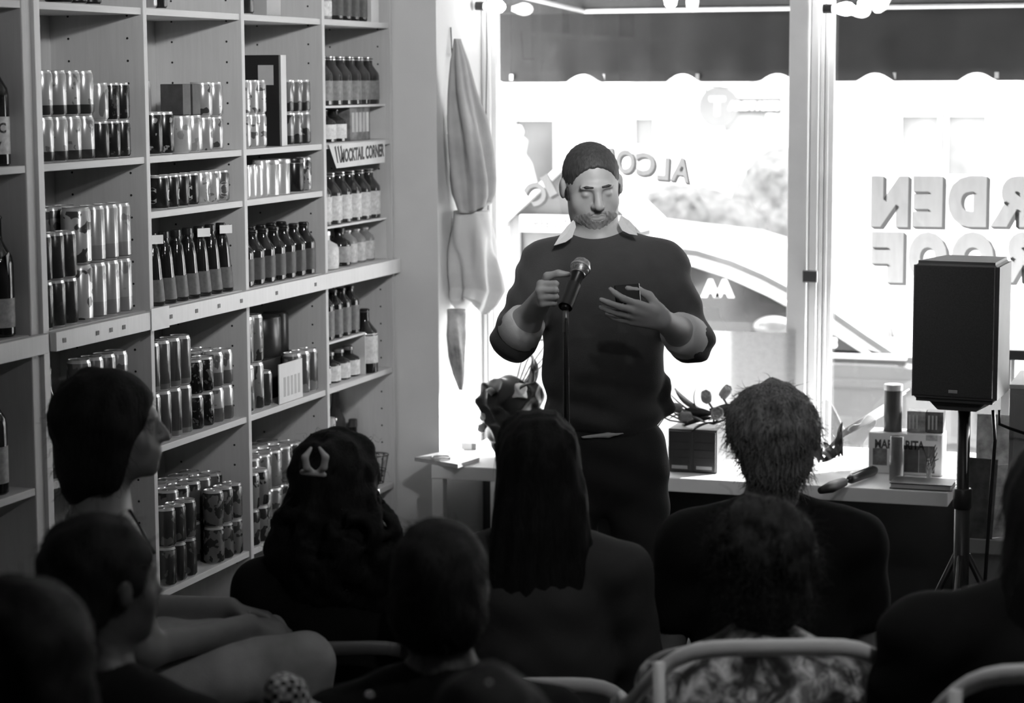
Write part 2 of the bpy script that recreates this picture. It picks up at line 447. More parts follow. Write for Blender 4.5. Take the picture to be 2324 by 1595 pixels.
for ch, a, b in [('F', 1977, 2051), ('O', 2060, 2150), ('O', 2158, 2256), ('R', 2262, 2352)]: glyph(ch, a, b, 527, 640, YL, W2)

# ================================================================== outside
struct('ground_pavement', box((-14, 8.36, -.22), (10, 10.05, -.1)), M(.55, .8, kind='plaster'))
struct('ground_street', box((-30, 10.05, -.4), (30, 26, -.24)), M(.4, .85, kind='plaster'))
def on(px, py, Y): p = onY(px, py, Y); return p[0], p[2]
# house fronts across the street
bl = thing('shop_building', 'pale shop building across the street behind the glass', 'building', (-4.0, 19.0, -.24))
def loc(px, py, Y=19.0): x, z = on(px, py, Y); return x + 4.0, z + .24
obj('wall', box((-16, .15, 0), (14, 1.0, 6.6)), M(.42, .8, var=.05, kind='plaster'), bl)
obj('cornice', box((-16, -.08, 2.72), (14, .16, 2.86)), M(.7, .8), bl)
for px0, px1, py0, py1, g in [(1166, 1258, 272, 432, .035), (1438, 1484, 268, 330, .09), (1640, 1740, 250, 300, .12), (2044, 2130, 262, 330, .12), (2150, 2236, 262, 400, .13), (960, 1090, 270, 430, .06)]:
    x0, z1 = loc(px0, py0); x1, z0 = loc(px1, py1)
    w = obj('window', box((x0, .06, z0), (x1, .14, z1)), M(g, .35, var=.35, scale=3), bl)
    fb = box((x0 - .05, .0, z1), (x1 + .05, .14, z1 + .06)); box((x0 - .05, .0, z0), (x0, .14, z1), bm=fb); box((x1, .0, z0), (x1 + .05, .14, z1), bm=fb); box((x0 - .05, .0, z0 - .06), (x1 + .05, .14, z0), bm=fb)
    obj('window_frame', fb, M(.75, .6), w)
for px in (1300, 1400, 1560, 2280):
    x, z = loc(px, 300); obj('pilaster', box((x - .12, 0, 0), (x + .12, .16, 2.9)), M(.7, .7), bl)
# dress on a stand in the shop window across the street
x, z = on(1205, 432, 18.9)
dr = thing('dress_form', 'white gown on a stand in the dark shop window across the street', 'mannequin', (x, 18.55, -.24))
zt = on(1205, 300, 18.55)[1] + .24; zb = on(1205, 430, 18.55)[1] + .24
hgt = zt - zb
obj('gown', lathe([(.20, zb - .3), (.17, zb), (.11, zb + hgt * .45), (.055, zb + hgt * .62), (.075, zb + hgt * .85), (.03, zb + hgt * .92)], 16), M(.4, .8, kind='fabric'), dr)
obj('head', lathe([(.012, zb + hgt * .9), (.035, zb + hgt * .96), (.04, zb + hgt * 1.02), (.02, zb + hgt * 1.1), (.004, zb + hgt * 1.11)], 12), M(.8, .6), dr)
obj('stand', tube([(0, 0, .001), (0, 0, zb)], .02, 8), M(.5, .4, 1), dr)
# hanging shop sign
sx0, sz = on(1632, 243, 17.2)
sg = thing('shop_sign', 'round and oblong hanging shop sign with pale letters across the street', 'sign', (sx0, 17.2, sz))
s_ = pscale((sx0, 17.2, sz))
ring = lathe([(.15, -.02), (.165, -.025), (.165, .025), (.15, .02)], 32); xform(ring, rot=(PI / 2, 0, 0)); obj('ring', ring, M(.08, .6), sg)
d_ = lathe([(.01, -.015), (.118, -.015), (.118, .015), (.01, .015)], 32); xform(d_, rot=(PI / 2, 0, 0)); obj('disc', d_, M(.06, .6), sg)
obj('board', box((.1, -.012, -.055), (.50, .012, .075), .008), M(.035, .6), sg)
for s, sz_, x_, z_ in (('T', .19, -.01, 0), ('AROT', .075, .19, .008), ('ARTS', .075, .395, .008)):
    t = text_mesh(s, sz_, .003, .004); xform(t, loc=(x_, -.022, z_), rot=(PI / 2, 0, 0)); obj('lettering', t, M(.85, .6), sg)
obj('bracket', box((-.2, .0, .19), (.6, .02, .22)), M(.3, .5), sg)
obj('wall_arm', box((.25, .0, .19), (.28, 1.949, .22)), M(.3, .5), sg)
obj('hanger', box((-.01, .005, .15), (.01, .015, .2)), M(.3, .5), sg)
obj('hanger', box((.4, .005, .07), (.42, .015, .2)), M(.3, .5), sg)
# shrubs by the house front
def shrub(px0, px1, py, Y, g, label):
    x0, z0 = on(px0, py, Y); x1, _ = on(px1, py, Y); cx = (x0 + x1) / 2; top = z0 + .24; hw = abs(x1 - x0) / 2
    pr = [ell((rng.uniform(-hw, hw) * .8, rng.uniform(-.25, .25), top * rng.uniform(.25, .8)), np.array([.35, .3, .3]) * rng.uniform(.7, 1.1), k=.05) for _ in range(14)]
    pr += [ell((0, 0, top * .35), (hw * .9, .3, top * .35), k=.05)]
    me = volume(pr, .06, lambda P, d: d + .05 * np.sin(P[..., 0] * 31) * np.sin(P[..., 1] * 27 + 1) * np.sin(P[..., 2] * 29))
    t = thing('street_shrub', label, 'shrub', (cx, Y, -.24)); obj('foliage', me, M(g, .9, var=.4, scale=14), t)
    obj('stem', tube([(0, 0, 0), (0, 0, top * .4)], .04, 8), M(.2, .8), t)
shrub(1490, 1640, 318, 16.4, .07, 'grey leafy shrub across the street under the round sign')
shrub(1735, 1800, 300, 17.9, .09, 'taller loose shrub across the street beside the white post')
# awning over the shop window
YA = 9.35
aw = thing('awning', 'dark shop awning with a notched valance hanging outside the window', 'awning', (-1.2, YA, 2.04))
def al(px, py, Y=YA): x, z = on(px, py, Y); return x + 1.2, z - 2.04
vx0, vx1, vz = -2.6, 2.6, al(1600, 27)[1]
cols = 260; xs = np.linspace(vx0, vx1, cols); notch = [al(p, 187)[0] for p in (1100, 1325, 1548, 1764, 1986, 2216, 2440, 2665)]
V = []; Fv = []
for i, x in enumerate(xs):
    nz = max([0] + [.034 * (1 - ((x - n) / .075) ** 2) for n in notch if abs(x - n) < .075])
    y = .012 * math.sin(x * 9) + .006 * math.sin(x * 31)
    for zz in (-.005 + nz, .05, .15, vz): V += [(x, y * (1 - max(zz, 0) / vz), zz), (x, y * (1 - max(zz, 0) / vz) + .004, zz)]
for i in range(cols - 1):
    for k in range(3):
        a = i * 8 + k * 2; b = a + 8; Fv += [(a, b, b + 2, a + 2), (a + 1, a + 3, b + 3, b + 1)]
    Fv += [(i * 8, i * 8 + 1, i * 8 + 9, i * 8 + 8)]
obj('valance', mesh_from('valance', V, Fv, True), M(.019, .85, var=.3, scale=5, kind='fabric'), aw)
cv = [(x, y, z + t) for x in (-2.6, 2.6) for y, z in ((0, vz), (-.95, vz + .58)) for t in (0, .012)]
obj('canopy', mesh_from('canopy', cv, [(0, 2, 3, 1), (4, 5, 7, 6), (0, 4, 6, 2), (1, 3, 7, 5), (0, 1, 5, 4), (2, 6, 7, 3)]), M(.03, .85, var=.3, scale=4, kind='fabric'), aw)
fb = al(1330, 26)
obj('front_bar', tube([(fb[0], -.035, fb[1]), (2.6, -.035, fb[1])], .010, 8), M(.8, .35), aw)
obj('side_arm', tube([(fb[0], -.035, fb[1]), (fb[0] - .30, -.75, fb[1] + .10)], .010, 8), M(.8, .35), aw)
for n in range(12):
    x = -2.5 + n * .42 + .19; obj('clip', box((x - .008, -.012, .004), (x + .008, 0, .03)), M(.6, .4, 1), aw)
# little library box on a post
px_c = 1300; YB = 9.55
bx, bz = on(px_c, 490, YB); hw = bx - on(1150, 490, YB)[0]
lb = thing('little_library', 'small pitched-roof library box on a post outside the window', 'book box', (bx, YB, -.1))
zE = bz + .1; zP = on(1290, 350, YB)[1] + .1; zB = zE - .42; wl = hw * .88
obj('body', prism([(-wl, zB), (wl, zB), (wl, zE), (0, zP - .02), (-wl, zE)], 0, .32), M(.10, .7, kind='wood'), lb)
for s in (-1, 1):
    me = prism([(0, zP), (0, zP - .035), (s * hw * 1.06, zE - .06), (s * hw * 1.06, zE - .025)], -.06, .38); obj('roof_board', me, M(.6, .7, kind='wood'), lb)
obj('post', box((-.05, .1, 0), (.05, .2, zB)), M(.4, .7, kind='wood'), lb)
obj('corner_post', box((-wl - .02, -.02, zB), (-wl + .035, .05, zE)), M(.14, .7, kind='wood'), lb)
s0 = on(1182, 525, YB - .03); s1 = on(1420, 490, YB - .03)
obj('sign_board', box((s0[0] - bx, -.045, s0[1] + .1), (wl * .98, -.02, s1[1] + .1)), M(.7, .7), lb)
t = text_mesh('FREE LIT', .052, .001, .001, 'LEFT'); tx = on(1198, 508, YB - .05); xform(t, loc=(tx[0] - bx, -.047, tx[1] + .1), rot=(PI / 2, 0, 0)); obj('lettering', t, M(.12, .7), lb)
# fairy lights wire outside
pts = [onY(px, py, 9.2) for px, py in ((1180, 190), (1230, 205), (1290, 196), (1340, 200), (1400, 214), (1470, 218), (1540, 205), (1600, 195), (1700, 204), (1800, 200), (1950, 205), (2100, 215), (2324, 196))]
fw = thing('fairy_wire', 'thin drooping wire with small pegs hanging outside under the awning', 'wire', tuple(pts[0]))
obj('wire', tube([p - pts[0] for p in pts], .0018, 6), M(.12, .6), fw)
for p in pts[1:-1:1]:
    obj('peg', tube([p - pts[0], p - pts[0] + np.array([.006, 0, -.028])], .0025, 6), M(.15, .6), fw)
# ------------------------------------------------------------------ parked car outside the window, nose to the right
YCAR = 10.25; ZS = -.24
cx = onY(1700, 800, YCAR)[0]
car = thing('parked_car', 'white car parked at the kerb outside the shop window', 'car', (cx, YCAR, ZS))
def cl(px, py, Y=YCAR): x, z = on(px, py, Y); return (x - cx, z - ZS)
CARM = M(.13, .28, var=.03, coat=.6)
roof = [cl(1570, 572), cl(1650, 596), cl(1720, 626), cl(1800, 668), cl(1880, 712), cl(1960, 768), cl(2045, 832)]
belt = cl(1800, 806)[1]; hoodx, hoodz = roof[-1]
top = roof[0][1] + .03
rear = [(-3.05, .42), (-3.02, .75), (-2.85, belt + .02), ]
body = [(-3.05, .25), (-3.05, .62), (-2.9, belt + .03), (hoodx, belt + .01), (hoodx + .55, belt - .06), (hoodx + .95, belt - .2), (hoodx + 1.02, .45), (hoodx + .98, .22)]
b = prism(body, .0, 1.72); m_ = bmesh.new(); m_.from_mesh(b); bmesh.ops.bevel(m_, geom=m_.edges[:], offset=.05, segments=3, affect='EDGES'); m_.to_mesh(b); m_.free()
obj('body', b, CARM, car)
cab = [(-2.85, belt), (-2.45, top - .12), (-1.9, top + .03), (-1.0, top + .06)] + [(x, z) for x, z in roof] + [(hoodx, belt)]
cab = [(-2.85, belt - .02), (-2.45, top - .12), (-1.9, top + .02), (-1.1, top + .05)] + roof[:-1] + [(hoodx, belt - .02)]
b = prism(cab, .06, 1.66); m_ = bmesh.new(); m_.from_mesh(b)
bmesh.ops.bevel(m_, geom=[e for e in m_.edges if abs(e.verts[0].co.y - e.verts[1].co.y) < .01], offset=.05, segments=3, affect='EDGES'); m_.to_mesh(b); m_.free()
obj('cabin', b, CARM, car)
# side window, its bright trim, quarter light, mirror
win = [cl(1570, 606), cl(1650, 632), cl(1740, 674), cl(1815, 716), cl(1842, 736), cl(1842, 806), cl(1500, 806), cl(1470, 600)]
WG = M(.03, .12, var=.5, scale=2.5, spec=.8)
sw_ = obj('side_window', prism(win, .045, .062), WG, car)
tr = [cl(1480, 588), cl(1570, 602), cl(1650, 628), cl(1740, 669), cl(1830, 718), cl(1900, 762), cl(1975, 812)]
obj('window_trim', tube([(x, .045, z) for x, z in tr], .013, 6), M(.85, .25, .6), car)
q = [cl(1882, 742), cl(1960, 799), cl(1880, 796)]
qw = obj('quarter_window', prism(q, .04, .06), M(.05, .15), car)
t = text_mesh('S', .06, .001, .004); xform(t, loc=(cl(1890, 781)[0], .037, cl(1890, 781)[1]), rot=(PI / 2, 0, 0)); obj('sticker_reflected_letter', t, M(.8, .5), qw)
for px in (1608, 1640):
    t = text_mesh('A', .1, .001, .01); p = cl(px, 658); xform(t, loc=(p[0], .042, p[1]), rot=(PI / 2, 0, 0)); obj('sticker_reflected_letter', t, M(.8, .5), sw_)  # white letters painted on the glass for the shop lettering reflected there
obj('belt_trim', box((cl(1862, 0)[0], .03, cl(1880, 808)[1] - .012), (hoodx + .02, .06, cl(1880, 808)[1] + .012), .004), M(.85, .3, .5), car)
obj('pillar', prism([cl(1846, 722), cl(1872, 738), cl(1872, 806), cl(1846, 806)], .038, .06), M(.06, .3), car)
obj('door_seam', box((cl(1886, 815)[0] - .004, -.002, .3), (cl(1886, 815)[0] + .004, .01, belt - .05)), M(.06, .5), car)
obj('side_moulding', box((-2.4, -.008, cl(1900, 868)[1] - .02), (hoodx + .4, .012, cl(1900, 868)[1] + .02), .006), M(.12, .4), car)
c = cl(1762, 738); m_ = volume([ell((c[0], -.06, c[1]), (.10, .06, .052), k=.01), cone((c[0] + .03, -.03, c[1] - .03), (c[0] + .06, .05, c[1] - .07), .02, .02, .02)], .01)
obj('wing_mirror', m_, CARM, car)
ws = [cl(1890, 700), cl(1900, 706), cl(2030, 812), cl(2020, 815)]
wp = [cl(1985, 760, 11.0), cl(2035, 745, 11.0)]
for wx in (-2.3, hoodx + .25):
    for wy in (.09, 1.63):
        ty = lathe([(.11, -.09), (.2, -.1), (.3, -.09), (.31, 0), (.3, .09), (.2, .1), (.11, .09)], 28); xform(ty, loc=(wx, wy, .31), rot=(PI / 2, 0, 0))
        w = obj('wheel', ty, M(.03, .8), car)
        hb = lathe([(.01, -.085), (.2, -.08), (.2, .08), (.01, .085)], 20); xform(hb, loc=(wx, wy, .31), rot=(PI / 2, 0, 0)); obj('hub', hb, M(.5, .3, .8), w)
for s in (0,):
    obj('wiper', tube([(hoodx - .1, .4, belt + .06), (hoodx - .25, 1.2, belt + .16)], .008, 6), M(.05, .5), car)
# ================================================================== the wall of shelves
DY = [4.50, 5.151, 5.749, 6.40, 7.04, 7.675]            # right (far) faces of the uprights
S1, S2, S3, S4, S5, S6 = 2.256, 1.833, 1.673, 1.390, .984, .548
TB = .020                                               # board thickness
PINE = M(.56, .5, var=.07, kind='wood', grain=(26, 1.6, 26)); PINEV = M(.55, .5, var=.06, kind='wood', grain=(26, 26, 1.6))
BACKM = M(.50, .6, var=.06, kind='wood', grain=(26, 26, 1.6))
EDGE = M(.7, .45, var=.05, kind='wood', grain=(26, 26, 1.6))
def shelf_unit(label, y_base, parts):
    t = thing('shelf_unit', label, 'shelf', (-3.15, y_base, 0)); o = np.array([-3.15, y_base, 0])
    for nm, lo, hi, m, bev in parts:
        p = obj(nm, box(np.array(lo) - o, np.array(hi) - o, bev), m, t)
        if nm == 'edge_strip': p['label'] = 'thick pale front edge board'
    return t
Z1 = 2.9
parts = [('upright', (XB, DY[1] - .03, 0), (XS + .004, DY[1], Z1), EDGE, .002)]
for d in DY[2:5]: parts.append(('upright', (XB, d - .022, 0), (XS + .002, d, Z1), PINEV, .002))
parts.append(('upright', (XB, DY[5] - .020, 0), (XS, DY[5] - .001, Z1), PINEV, .002))
for c in range(1, 5):
    y0, y1 = DY[c] + .0005, (DY[c + 1] - .0225 if c < 4 else DY[5] - .0205)
    parts.append(('back_panel', (XB - .008, y0, .05), (XB + .002, y1, Z1), BACKM, 0))
    for z in (S1, S2, S4, S5, S6, .10) + ((S3,) if c in (2, 3) else ()):
        parts.append(('shelf_board', (XB + .0025, y0, z - TB), (XS - .004 if z != S4 else XS - .012, y1, z), PINE, .002))
parts.append(('edge_strip', (XS + .0045, DY[1] + .001, S4 - .052), (XS + .024, DY[5] + .0, S4), EDGE, .002))
su = shelf_unit('tall pine shelf unit of four bays filled with cans and bottles', 6.4, parts)
o = np.array([-3.15, 6.4, 0])
for c in range(1, 5):                                   # rows of shelf-pin holes on the far upright of every bay
    bm = bmesh.new(); yf = (DY[c + 1] - .0222) if c < 4 else DY[5] - .0202
    for x in (XS - .05, XB + .06):
        for z in np.arange(.25, 2.8, .064):
            bmesh.ops.create_cone(bm, cap_ends=True, segments=8, radius1=.0035, radius2=.0035, depth=.0012,
                                  matrix=Matrix.Translation((x - o[0], yf - o[1], z)) @ Matrix.Rotation(PI / 2, 4, 'X'))
    h = obj('pin_holes', bm, M(.02, .9), su); h['kind'] = 'stuff'
parts = [('upright', (XB, 4.45, 0), (XS, 4.5, Z1), PINEV, .002), ('upright', (XB, DY[1] - .075, 0), (XS - .006, DY[1] - .0305, Z1), PINEV, .004),
         ('back_panel', (XB - .008, 4.5, .05), (XB + .002, DY[1] - .0755, Z1), BACKM, 0)]
for z in (S1, S2, S4, S5, S6): parts.append(('shelf_board', (XB + .0025, 4.5005, z - TB), (XS - .008 if z != S4 else XS - .012, DY[1] - .0755, z), PINE, .002))
parts.append(('edge_strip', (XS + .0005, 4.45, S4 - .052), (XS + .02, DY[1] - .0305, S4), EDGE, .002))
shelf_unit('pine shelf unit of wine bottles standing next to the wide shelf of cans', 4.8, parts)
for px, py in [(146, 763), (221, 750), (252, 744), (281, 736), (388, 708), (446, 694), (497, 686), (548, 679), (628, 660), (716, 640)]:
    p = onX(px, py, XS + .0245); p[2] = S4 - .026
    obj('price_tag', box(p - np.array([0, .008, .006]) - o, p + np.array([.0012, .008, .006]) - o), M(.14, .6), su)
p = onX(364, 722, XS + .027); nc = tag(obj('note_card', box((-.0006, -.055, -.032), (.0006, .055, .032)), M(.85, .7)), 'blank white note card taped on the thick shelf edge', 'card')
nc.location = p

# ------------------------------------------------------------------ stock on the shelves
OCC = {}
def solveY(px, X, z):
    a, b = 3.5, 9.5
    for _ in range(40):
        m = (a + b) / 2
        if pj((X, m, z))[0] < px: a = m
        else: b = m
    return (a + b) / 2
_proto = {}
def can_mesh(r, h):
    k = ('can', round(r, 4), h)
    if k not in _proto:
        _proto[k] = (lathe([(r * .70, .0005), (r * .80, 0), (r * .84, .002), (r, .009), (r, h - .013), (r * .87, h - .003), (r * .885, h - .0005), (r * .86, h), (r * .83, h - .003)], 22),
                     lathe([(r * .80, h - .0045), (r * .81, h - .0028), (r * .74, h - .0035), (.001, h - .0032)], 18), lathe([(.009, h - .003), (.009, h - .0015), (.001, h - .0015)], 10))
    return _proto[k]
def make_can(name, r, h, m, tab=True):
    b, l, t = can_mesh(r, h)
    b = b.copy(); o = obj(name, b, m); l2 = l if l.materials else l
    if not l.materials: setm(l, M(.5, .25, .9)); setm(t, M(.6, .25, .9))
    lo = link('lid', l, o)
    tb = link('pull_tab', t, lo); tb.location = (r * .25, 0, 0)
    return o
PROF = {
 'beer': [(.88, 0), (1, .02), (1, .60), (.93, .66), (.5, .80), (.42, .84), (.40, .94), (.47, .945), (.47, .965), (.4, .968)],
 'wine': [(.9, 0), (1, .015), (1, .60), (.93, .66), (.6, .74), (.42, .79), (.38, .84), (.36, .97), (.42, .972), (.42, .99), (.34, .992)],
 'flared': [(.92, 0), (1, .02), (.97, .10), (.72, .62), (.58, .78), (.46, .83), (.40, .86), (.38, .95)],
 'stubby': [(.9, 0), (1, .03), (1, .55), (.9, .64), (.52, .72), (.42, .76), (.42, .93)],
 'flask': [(.9, 0), (1, .02), (1, .66), (.86, .76), (.48, .86), (.44, .9), (.44, .99)],
 'jar': [(.95, 0), (1, .02), (1, .86), (.94, .9), (.94, .92)],
}
def bottle(kind, r, h, m, label=None, cap=None, lz=(.1, .52), lm=None, name='bottle', capz=None):
    pf = PROF[kind]; o = obj(name, lathe([(a * r, z * h) for a, z in pf], 20), m)
    if label is not None:
        prof_r = lambda z: np.interp(z, [q[1] for q in pf], [q[0] for q in pf]) * r
        zs = np.linspace(lz[0], lz[1], 5)
        lab = lathe([(prof_r(lz[0]) - .001, lz[0] * h)] + [(prof_r(z) + .0008, z * h) for z in zs] + [(prof_r(lz[1]) - .001, lz[1] * h)], 20)
        obj('label', lab, lm or M(label, .55, var=.25, scale=60), o)
    if cap is not None:
        rt = pf[-1][0] * r * 1.12; z0 = (capz or pf[-1][1] - .05) * h
        obj('cap', lathe([(rt, z0), (rt * 1.02, z0 + .003), (rt * .98, h - .002), (rt * .8, h)], 16), M(cap, .3, .6), o)
    return o
def row(c, z, px1, pitch, n, h, mk, label, group, cat='can', layers=1, inset=.02, depth=1, r=None, key=None, gap=None):
    """a row along the shelf whose last piece has its right outline at px1 and whose pieces repeat every `pitch` pixels"""
    Xc = XS - inset - .03; Yt = solveY(px1, Xc, z); s = pscale((Xc, Yt, z)); psi = math.atan2(-Xc, Yt)
    rr = r or pitch / (2 * s * math.sin(psi)); Xc = XS - inset - rr
    Yl = solveY(px1 - rr * s, Xc, z); step = 2 * rr + (gap or (.0012 if cat == 'can' else .003))
    lo_, hi_ = DY[c] + rr + .002, (DY[c + 1] - .024 - rr) if c else DY[1] - .078 - rr
    Yl = min(Yl, hi_); ys = [Yl - step * i for i in range(n)][::-1]
    k = (c, round(z, 3), round(inset, 2)) if key is None else key
    last = OCC.get(k)
    if last is not None and ys[0] - rr < last + .001:
        sh = last + .001 - (ys[0] - rr); ys = [y + sh for y in ys]
    ys = [y for y in ys if lo_ - 1e-6 <= y <= hi_ + 1e-6]
    if not ys: print('ROW EMPTY', label); return []
    OCC[k] = ys[-1] + rr
    out = []; proto = None; ORD = ['last', 'second', 'third', 'fourth', 'fifth', 'sixth', 'seventh', 'eighth']
    nd = sum(1 for d in range(depth) if Xc - d * step - rr >= XB + .004); base = label.replace(', stacked two high', '').replace(' stacked two high', '')
    for d in range(nd):
        X = Xc - d * step
        for L in range(layers):
            for i, y in enumerate(ys):
                loc = (X, y, z + .0004 + L * (h + .0008)); rz = rng.uniform(0, 6.28) if cat == 'can' else rng.uniform(-.3, .3)
                if proto is None:
                    proto = mk(rr, h); proto.location = loc; proto.rotation_euler = (0, 0, rz); q = proto
                else: q = dup(proto, loc, rz)
                sfx = []
                if layers > 1: sfx.append(('lower', 'upper')[L] + ' tier')
                if nd > 1: sfx.append(('front', 'middle', 'back')[d if nd == 3 else d * 2] + ' file')
                if len(ys) > 1: sfx.append('nearest the window' if i == len(ys) - 1 else ORD[len(ys) - 1 - i] + ' towards the room')
                lb = ', '.join([base] + sfx)
                if len(lb.split()) > 16: print('LONG', len(lb.split()), lb)
                tag(q, lb, cat, group or base[:60]); out.append(q)
    return out
def canm(g, **kw): return M(g, kw.pop('rough', .22), kw.pop('metal', .35), kind='can', **kw)
def cans(c, z, px1, pitch, n, h, mat, label, group=None, **kw):
    return row(c, z, px1, pitch, n, h, lambda r, hh: make_can('drink_can', r, hh, mat), label, group or label[:60], 'can', **kw)
DG = M(.012, .07, var=.2, spec=.6)                      # dark bottle glass
BG = M(.03, .07, var=.2, spec=.6)
def bots(c, z, px1, pitch, n, h, label, kind='beer', glassm=None, lab=None, cap=None, lz=(.1, .52), group=None, **kw):
    return row(c, z, px1, pitch, n, h, lambda r, hh: bottle(kind, r, hh, glassm or DG, lab, cap, lz), label, group or label[:60], 'bottle', **kw)
def carton(name, c, z, px_corner, wy, dx, h, m, label, inset=.02, cat='box', face=None):
    X = XS - inset; y = solveY(px_corner, X, z); y = min(max(y, DY[c] + .003), DY[c + 1] - .026 - wy)
    o = obj(name, box((-dx, 0, 0), (0, wy, h), .002), m); o.location = (X, y, z + .0005); tag(o, label, cat); return o

# bay 1 (beside the heavy upright)
cans(1, S1, 230, 30, 3, .13, canm(.02), 'dark can on the top shelf of the first bay')
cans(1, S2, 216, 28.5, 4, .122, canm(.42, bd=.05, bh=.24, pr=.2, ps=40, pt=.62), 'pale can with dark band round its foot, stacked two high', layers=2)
cans(1, S2, 249, 25, 1, .105, canm(.03), 'dark can under a pale can beside the banded cans')
g = cans(1, S2, 249, 25, 1, .105, canm(.45, pr=.2, ps=30, pm=(1, 1, .3)), 'pale can standing on a dark can beside the banded cans', key='b1u')
for q in g: q.location.z += .1058
cans(1, S2, 297, 21.5, 2, .105, canm(.022, pr=.08, ps=60), 'black can with bright rim', layers=2, key=(1, 1.833, .02))
cans(1, S2, 327, 19, 1, .105, canm(.3, pr=.04, ps=35, pt=.52), 'grey patterned can against the upright, stacked two high', layers=2)
cans(1, S4, 178, 26, 3, .127, canm(.05, pr=.08, ps=20), 'charcoal can beside the leaf cans', layers=2)
cans(1, S4, 212, 33, 1, .157, canm(.5, pr=.07, ps=24, pt=.56), 'tall white can with dark leaf print, stacked two high', layers=2)
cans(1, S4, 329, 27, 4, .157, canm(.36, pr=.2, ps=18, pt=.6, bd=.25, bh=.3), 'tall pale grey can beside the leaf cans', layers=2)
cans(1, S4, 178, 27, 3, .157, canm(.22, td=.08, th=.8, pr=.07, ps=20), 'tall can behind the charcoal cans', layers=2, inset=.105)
bots(1, S5, 138, 24, 1, .30, 'tall clear liquor bottle beside the seated woman in profile', 'wine', M(.1, .06), .3, .2)
cans(1, S5, 268, 26, 3, .15, canm(.2, pr=.1, ps=20), 'dim grey can behind the woman in profile', layers=2)
cans(1, S5, 321, 26, 2, .15, canm(.3, pr=.1, ps=20), 'pale can beside the face of the woman', layers=2)
# bay 0 (wine)
def wine(px1, z, h, r, label, lab, lz, inset, txt=None, tagcard=False, key=None):
    b = row(0, z, px1, 30, 1, h, lambda rr, hh: bottle('wine', rr, hh, DG, lab, .03, lz, capz=.8), label, None, 'bottle', r=r, inset=inset, key=key)
    if not b: return
    b = b[0]; b.rotation_euler = (0, 0, 0); a0 = math.atan2(-b.location.y, -b.location.x)
    for s, sz, zz in (txt or []): obj('lettering', bend_text(text_mesh(s, sz, .0003, .001), r + .0012, zz * h, a0 + .25), M(.04, .6), b)
    if tagcard:
        t = obj('neck_tag', box((-.001, -.014, -.035), (.001, .014, .035), .0005), M(.75, .6), b); t.location = (r * .62 * math.cos(a0 + .9) + .012, r * .62 * math.sin(a0 + .9), h * .58); t.rotation_euler = (.25, 0, .3)
wine(38, S2, .30, .042, 'dark wine bottle with white hand-lettered label in the corner shelf', .62, (.1, .42), .03, [('NC', .035, .32), ('7', .035, .16)])
wine(56, S4, .315, .045, 'dark wine bottle with a pale paper tag hung at its neck', .4, (.08, .32), .03, None, True)
wine(20, S5, .30, .042, 'dark wine bottle with a pale label on the lower corner shelf', .3, (.1, .42), .03)
wine(46, S5, .29, .042, 'dark wine bottle with a rounded label standing behind another', .2, (.1, .42), .17)
# bay 2
cans(2, S1, 357, 24, 1, .13, canm(.3), 'grey can on the top shelf against the second upright')
cans(2, S1, 372, 20, 1, .12, canm(.02), 'black can on the top shelf of the second bay')
cans(2, S2, 346, 24, 1, .108, canm(.6), 'white can set far back beside the palm cans, stacked two high', layers=2, inset=.13)
cans(2, S2, 396, 25, 2, .125, canm(.012, pr=.3, ps=34, pt=.66), 'black can with fine palm print on the upper shelf')
cans(2, S2, 460, 24, 2, .112, canm(.45, pr=.3, ps=25), 'plain pale can carrying the dark cartons')
for i, px in enumerate((416, 438)):
    c_ = carton('small_carton', 2, S2 + .1135, px, .052, .075, .092, M(.06, .6, var=.3, scale=30), 'small dark carton on the plain pale cans, ' + ('towards the room', 'towards the window')[i], inset=.03); c_['group'] = 'dark cartons on pale cans'
cans(2, S2, 532, 22, 3, .105, canm(.33, pr=.06, ps=26, pt=.6), 'pale can with small leaf mark', layers=2)
def swirl(m, pg):
    def mk(r, h):
        o_ = make_can('drink_can', r, h, m)
        for k in range(3): obj('print', bend_text(text_mesh('C', .062, .0002, .002, sx=.8), r + .0004, h * .38, -2.2 + k * 2.1), M(pg, .4), o_)
        return o_
    return mk
row(2, S3, 452, 21, 4, .098, swirl(canm(.018), .3), 'black can with a big round letter', 'letter cans', 'can')
row(2, S3, 499, 21, 2, .098, swirl(canm(.42, pr=.2, ps=60), .05), 'pale can with big round letter among the black ones', 'letter cans', 'can')
row(2, S3, 543, 21, 2, .098, swirl(canm(.1, pr=.3, ps=50), .35), 'speckled dark can with big round letter beside the upright', 'letter cans', 'can')
bb = bots(2, S4, 530, 23, 7, .215, 'tall black flared bottle with grey foot label', 'flared', DG, .07, .04, (.06, .36))
for i in (0, 4, 6):
    if i < len(bb):
        b = bb[i]; b['label'] = ('tall black flared bottle wearing a square white tag, %s' % {0: 'above the white note card', 4: 'between two untagged ones', 6: 'next to the bare upright'}[i])
        b.rotation_euler = (0, 0, 0)
        t = obj('neck_tag', box((-.001, -.022, -.013), (.001, .022, .013)), M(.85, .6), b); t.location = (.024, -.012, .196); t.rotation_euler = (0, 0, -.6)
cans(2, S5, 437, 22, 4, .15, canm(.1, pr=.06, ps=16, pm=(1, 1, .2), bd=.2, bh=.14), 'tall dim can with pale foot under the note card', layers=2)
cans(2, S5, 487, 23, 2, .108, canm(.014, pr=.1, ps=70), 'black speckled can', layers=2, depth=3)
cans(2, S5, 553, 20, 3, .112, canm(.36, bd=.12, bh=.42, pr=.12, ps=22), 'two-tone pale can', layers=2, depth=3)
cans(2, S6, 448, 22, 3, .118, canm(.06, pr=.18, ps=25), 'dull can at the bare arm', layers=2, inset=.004)
cans(2, S6, 552, 22, 5, .128, canm(.12, pr=.02, ps=22, bd=.05, bh=.2), 'mottled can in the deep block', layers=2, inset=.08, depth=3)
